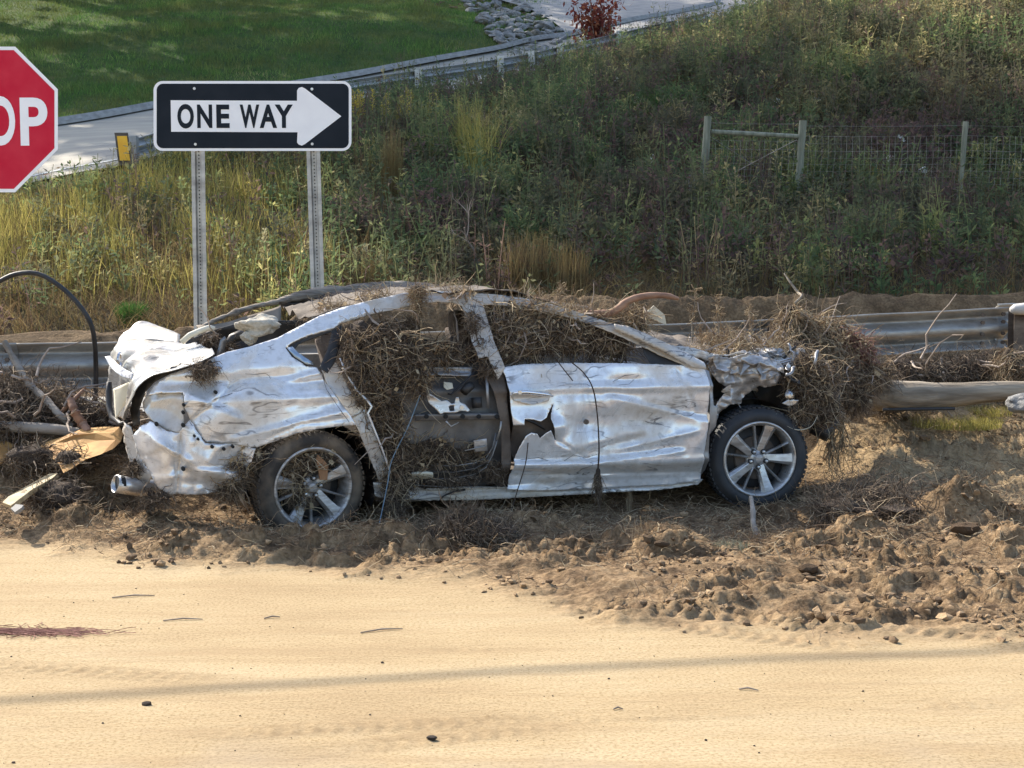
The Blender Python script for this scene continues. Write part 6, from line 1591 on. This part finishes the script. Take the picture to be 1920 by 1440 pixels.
# blue cord, hanging twigs
log('blue_cord', [cw(788,740,-.01), cw(765,800,-.02), cw(735,862,-.03), cw(727,905,-.04), cw(718,950,-.06), cw(708,997,-.10)], [.0035]*6, simple('blue_cord', (0.14,0.21,0.27), (0.24,0.32,0.38), 20, .8), 'faded blue cord hanging from the rear door to the mud', 'cord', 5, amp=0)
log('hanging_twig', [cw(1070,678,-.06), cw(1095,700,-.07), cw(1112,730,-.08), cw(1120,780,-.09), cw(1123,840,-.09), cw(1121,885,-.09)], [.004,.004,.0045,.0045,.005,.006], M_ROOT, 'long thin root hanging down across the front door', 'root', 5, amp=.1)
tangle('spindle-shaped root clump at the end of the long hanging root', [(1121,905,-.09,8,28,.02)], 260, .10, .0035, bias=(0, 0, -1.2), curl=.3)
log('hanging_twig', [cw(990,830,-.05), cw(985,870,-.06), cw(970,920,-.08), cw(953,976,-.14)], [.0035]*4, M_ROOT, 'thin twig leaning from the torn door edge to the ground', 'root', 5, amp=.1)
log('hanging_twig', [cw(1128,938,-.08), cw(1122,955,-.12), cw(1108,985,-.2)], [.003]*3, M_STRAW, 'thin root trailing below the hanging clump', 'root', 5, amp=.1)
log('hanging_twig', [cw(1040,670,-.03), cw(1055,690,-.05), cw(1074,714,-.06)], [.0035]*3, M_ROOT, 'short twig poking over the top edge of the front door', 'root', 5, amp=.1)
log('cord', [cw(1455,776,.0), cw(1470,795,-.02), cw(1495,806,-.03), cw(1520,800,-.02), cw(1533,780,.0)], [.0025]*5, M_CREAMP, 'thin pale wire looping in front of the front tyre', 'wire', 5, amp=0)
for X, Y, h_, lb in ((1298,548,95,'tall feathery dead stalk standing at the windscreen pillar'),(1348,560,70,'thin dead stalk right of the feathery stalk'),(1410,585,50,'short dead stalk above the bonnet straw'),(1050,540,34,'small dead stalk on the roof above the front window')):
    c = cw(X, Y + h_ * .5, .5); r = rng; k = c[1] / FPX
    P = curly(c[None] - np.array([[0, 0, h_ * k * .5]]), [h_ * k * 1.05], 6, .12, (0, 0, 1.5), r, np.array([[-.15, 0, 1.]]))[0]; mb = MB(); mb.tube([p - c for p in P], list(np.linspace(.005, .002, 6)), 5)
    e = empty('dead_stalk', tuple(c), lb, 'stalk'); mb.build('stem', M_LOGP, e)
    st = P[r.integers(2, 6, 70)] + r.normal(size=(70, 3)) * .008; t = tubes3(curly(st, np.full(70, .05), 4, .3, (0, 0, .3), r) - c, np.full((70, 4), .0035), r.random(70)); o = mesh_np('seed_head', t[0], t[1], M_STRAW, e, False, rnd=t[2]); o['kind'] = 'stuff'

# ---- loose stuff on the ground
def mudpts(N, pred, r=rng):
    y = r.uniform(5.6, 12.2, N); x = r.uniform(-4.2, 4.2, N); k = pred(x, y); x, y = x[k], y[k]; return x, y, zground(x, y)
x, y, z = mudpts(36000, lambda a, b_: (rng.random(len(a)) < mudmask(a, b_) ** 2 * np.clip(.10 + sst(7.6, 9.0, b_ + .3 * pn(a, b_, 7)), 0, 1)) & (b_ < y_rail(a) - .3))
th = rng.uniform(0, 6.28, len(x)); L = rng.uniform(.03, .16, len(x))
st = np.stack([x, y, z + .012], 1); P = curly(st, L, 5, .35, (0, 0, 0), rng, np.stack([np.cos(th), np.sin(th) * .6, rng.uniform(-.05, .25, len(x))], 1))
P[:, :, 2] = np.maximum(P[:, :, 2], zground(P[:, :, 0].ravel(), P[:, :, 1].ravel()).reshape(P.shape[:2]) + .003)
t = tubes3(P, rng.uniform(.002, .0045, (len(x), 1)) * np.ones((1, 5)), rng.random(len(x)) ** 1.3)
tagit(mesh_np('straw_litter', t[0], t[1], M_STRAW, None, False, rnd=t[2]), 'straw, rootlets and twigs scattered over the churned mud', kind='stuff')
# clods
cm = [rockmesh('clod_source', 40 + i, 1, .5, .7) for i in range(8)]
cv = []; cf = []
for me in cm:
    a = np.empty(len(me.vertices) * 3, np.float32); me.vertices.foreach_get('co', a); cv.append(a.reshape(-1, 3)); cf.append(np.array([tuple(p.vertices) for p in me.polygons]))
    bpy.data.meshes.remove(me)
x, y, z = mudpts(24000, lambda a, b_: (rng.random(len(a)) < mudmask(a, b_) * np.clip(.3 + 1.6 * fbm(a * 1.1, b_ * 1.6, 3, 120), .06, 1)) & (b_ < y_rail(a) - .4))
V_, F_, R_, n0 = [], [], [], 0
sz = np.clip(rng.lognormal(-4.45, .5, len(x)), .005, .034)
for i in range(len(x)):
    a = rng.uniform(0, 6.28); c, s = math.cos(a), math.sin(a); v = cv[i % 8] * sz[i] * rng.uniform(.7, 1.3, 3)
    v = np.stack([v[:, 0] * c - v[:, 1] * s, v[:, 0] * s + v[:, 1] * c, v[:, 2]], 1) + np.array([x[i], y[i], z[i] + sz[i] * .25])
    V_.append(v); F_.append(cf[i % 8] + n0); n0 += len(v); R_.append(np.full(len(v), rng.random()))
M_CLOD = fibre_mat('mud_clod', [(0, (0.10, 0.064, 0.036)), (.5, (0.20, 0.135, 0.078)), (1, (0.37, 0.255, 0.145))], .95)
_nn, _ll, _bb = M_CLOD.node_tree.nodes, M_CLOD.node_tree.links, M_CLOD.node_tree.nodes['Principled BSDF']
_ll.new(bump(_nn, _ll, noise_n(_nn, _ll, 60, 4), .8, .01), _bb.inputs['Normal'])
tagit(mesh_np('mud_clods', np.concatenate(V_), np.concatenate(F_), M_CLOD, None, False, rnd=np.concatenate(R_)), 'broken clods and crumbs of drying brown mud', kind='stuff')
# crumbs on the sand
V_, F_, n0 = [], [], 0
for i in range(420):
    y_ = rng.uniform(4.3, 8.0); x_ = rng.uniform(-1, 1) * y_ * .35; s_ = float(np.clip(rng.lognormal(-6.3, .55), .0008, .007)); z_ = zg(x_, y_)
    v = cv[i % 8] * s_ + np.array([x_, y_, z_ + s_ * .4]); V_.append(v); F_.append(cf[i % 8] + n0); n0 += len(v)
tagit(mesh_np('sand_crumbs', np.concatenate(V_), np.concatenate(F_), M_MUDC, None, False), 'tiny dark crumbs scattered on the pale sand', kind='stuff')
for X, Y, s_, lb in ((275,1322,.016,'small pebble just below the cable shadow on the sand at the left'),(810,1390,.014,'small dark pebble on the sand at the bottom middle'),(1515,1077,.045,'flat brown stone lying in the churned mud at the right'),(1100,1015,.03,'greyish stone in the mud below the hanging root'),(1240,1030,.03,'pale clod stone on the small mound right of the root clump'),(1810,1000,.06,'flat stone on top of the mud mound at the right')):
    gx_, gy_ = pxw(X, Y); p = on_ground(X, Y, 4); o = bpy.data.objects.new('pebble', rockmesh('pebble', int(X) % 50, 2, .25, .6, M_MUDC if s_ < .02 else M_CLOD)); col().objects.link(o)
    o.location = (p[0], p[1], p[2] + s_ * .3); o.scale = (s_ * 1.3, s_, s_); tagit(o, lb, 'stone')
for X0, Y0, X1, Y1, lb in ((210,1122,290,1120,'long thin twig on the upper left of the sand'),(306,1167,380,1164,'thin dark twig on the sand left of the middle'),(676,1189,755,1183,'curved twig on the sand near the middle'),(495,1161,525,1159,'tiny twig on the sand just left of the middle'),(1385,1296,1422,1297,'tiny twig on the sand at the right'),(1150,1333,1168,1334,'tiny chip of bark on the sand at the lower right')):
    a, b_ = on_ground(X0, Y0), on_ground(X1, Y1); mb = MB(); c0 = a.copy(); mb.tube([np.array([0, 0, .004]), (b_ - a) * .5 + np.array([0, .015, .008]), b_ - a + np.array([0, 0, .005])], [.003, .004, .002], 5)
    o = mb.build('twig', M_BARK, None, True); o.location = tuple(c0); tagit(o, lb, 'twig')
# dry root pile on the sand at the left edge
p = on_ground(40, 1187); n_ = 260; st = p + np.stack([rng.normal(size=n_) * .16, rng.normal(size=n_) * .03, np.abs(rng.normal(size=n_)) * .004 + .003], 1)
t = tubes3(curly(st, rng.uniform(.05, .2, n_), 5, .25, (0, 0, 0), rng, np.stack([rng.choice([-1, 1], n_) * 1.0, rng.normal(size=n_) * .3, rng.normal(size=n_) * .0], 1)) * np.array([1, 1, .0]) + np.array([0, 0, p[2] + .006]) - p, np.full((n_, 5), .003), rng.random(n_))
o = mesh_np('root_scrap', t[0], t[1], M_REDR, None, False, rnd=t[2]); o.location = tuple(p); tagit(o, 'flat scrap of reddish roots on the sand at the left frame edge', 'root scrap')
# grass tufts and sprigs low down
def low_tuft(X, Y, hpx, wpx, n_, mat, label, lean=.8, w=.004):
    p = on_ground(X, Y, 4.0); k = p[1] / FPX; V, F, R = clump_blades(p, n_, wpx * k * .45, hpx * k, w, lean)
    o = mesh_np('grass_tuft', V - p, F, mat, None, False, rnd=R); o.location = tuple(p); tagit(o, label, 'grass tuft')
M_SILVER = fibre_mat('silvery_moss', [(0, (0.12, 0.13, 0.09)), (1, (0.26, 0.27, 0.19))], trans=.2)
low_tuft(1370, 1025, 24, 90, 200, M_SILVER, 'silvery-green moss tuft behind the mud mound below the front tyre', 1.4)
low_tuft(795, 1040, 30, 30, 50, M_STRAW, 'small spiky pale tuft on the mud below the rear door', .9)
low_tuft(1190, 1010, 56, 60, 60, M_STRAW, 'dead grass sprig in the shade below the front door', .6, .003)
low_tuft(1180, 960, 60, 14, 40, M_STRAW, 'upright dead seed head under the front door', .15, .004)
low_tuft(1050, 985, 36, 60, 40, M_STRAW, 'curled dead stems in the shade left of the hanging root', 1.3, .003)
low_tuft(1790, 792, 26, 190, 1800, M_YEL, 'low yellow-green moss patch in front of the beige log', 1.5)
low_tuft(1850, 772, 24, 110, 900, M_YEL, 'smaller yellow-green moss patch beside the boulder', 1.5)
low_tuft(1730, 800, 80, 40, 26, M_STRAW, 'sparse dry stems standing in front of the beige log', .3, .004)
low_tuft(190, 760, 24, 60, 120, M_YEL, 'thin green grass beneath the guardrail left of the car', .5)
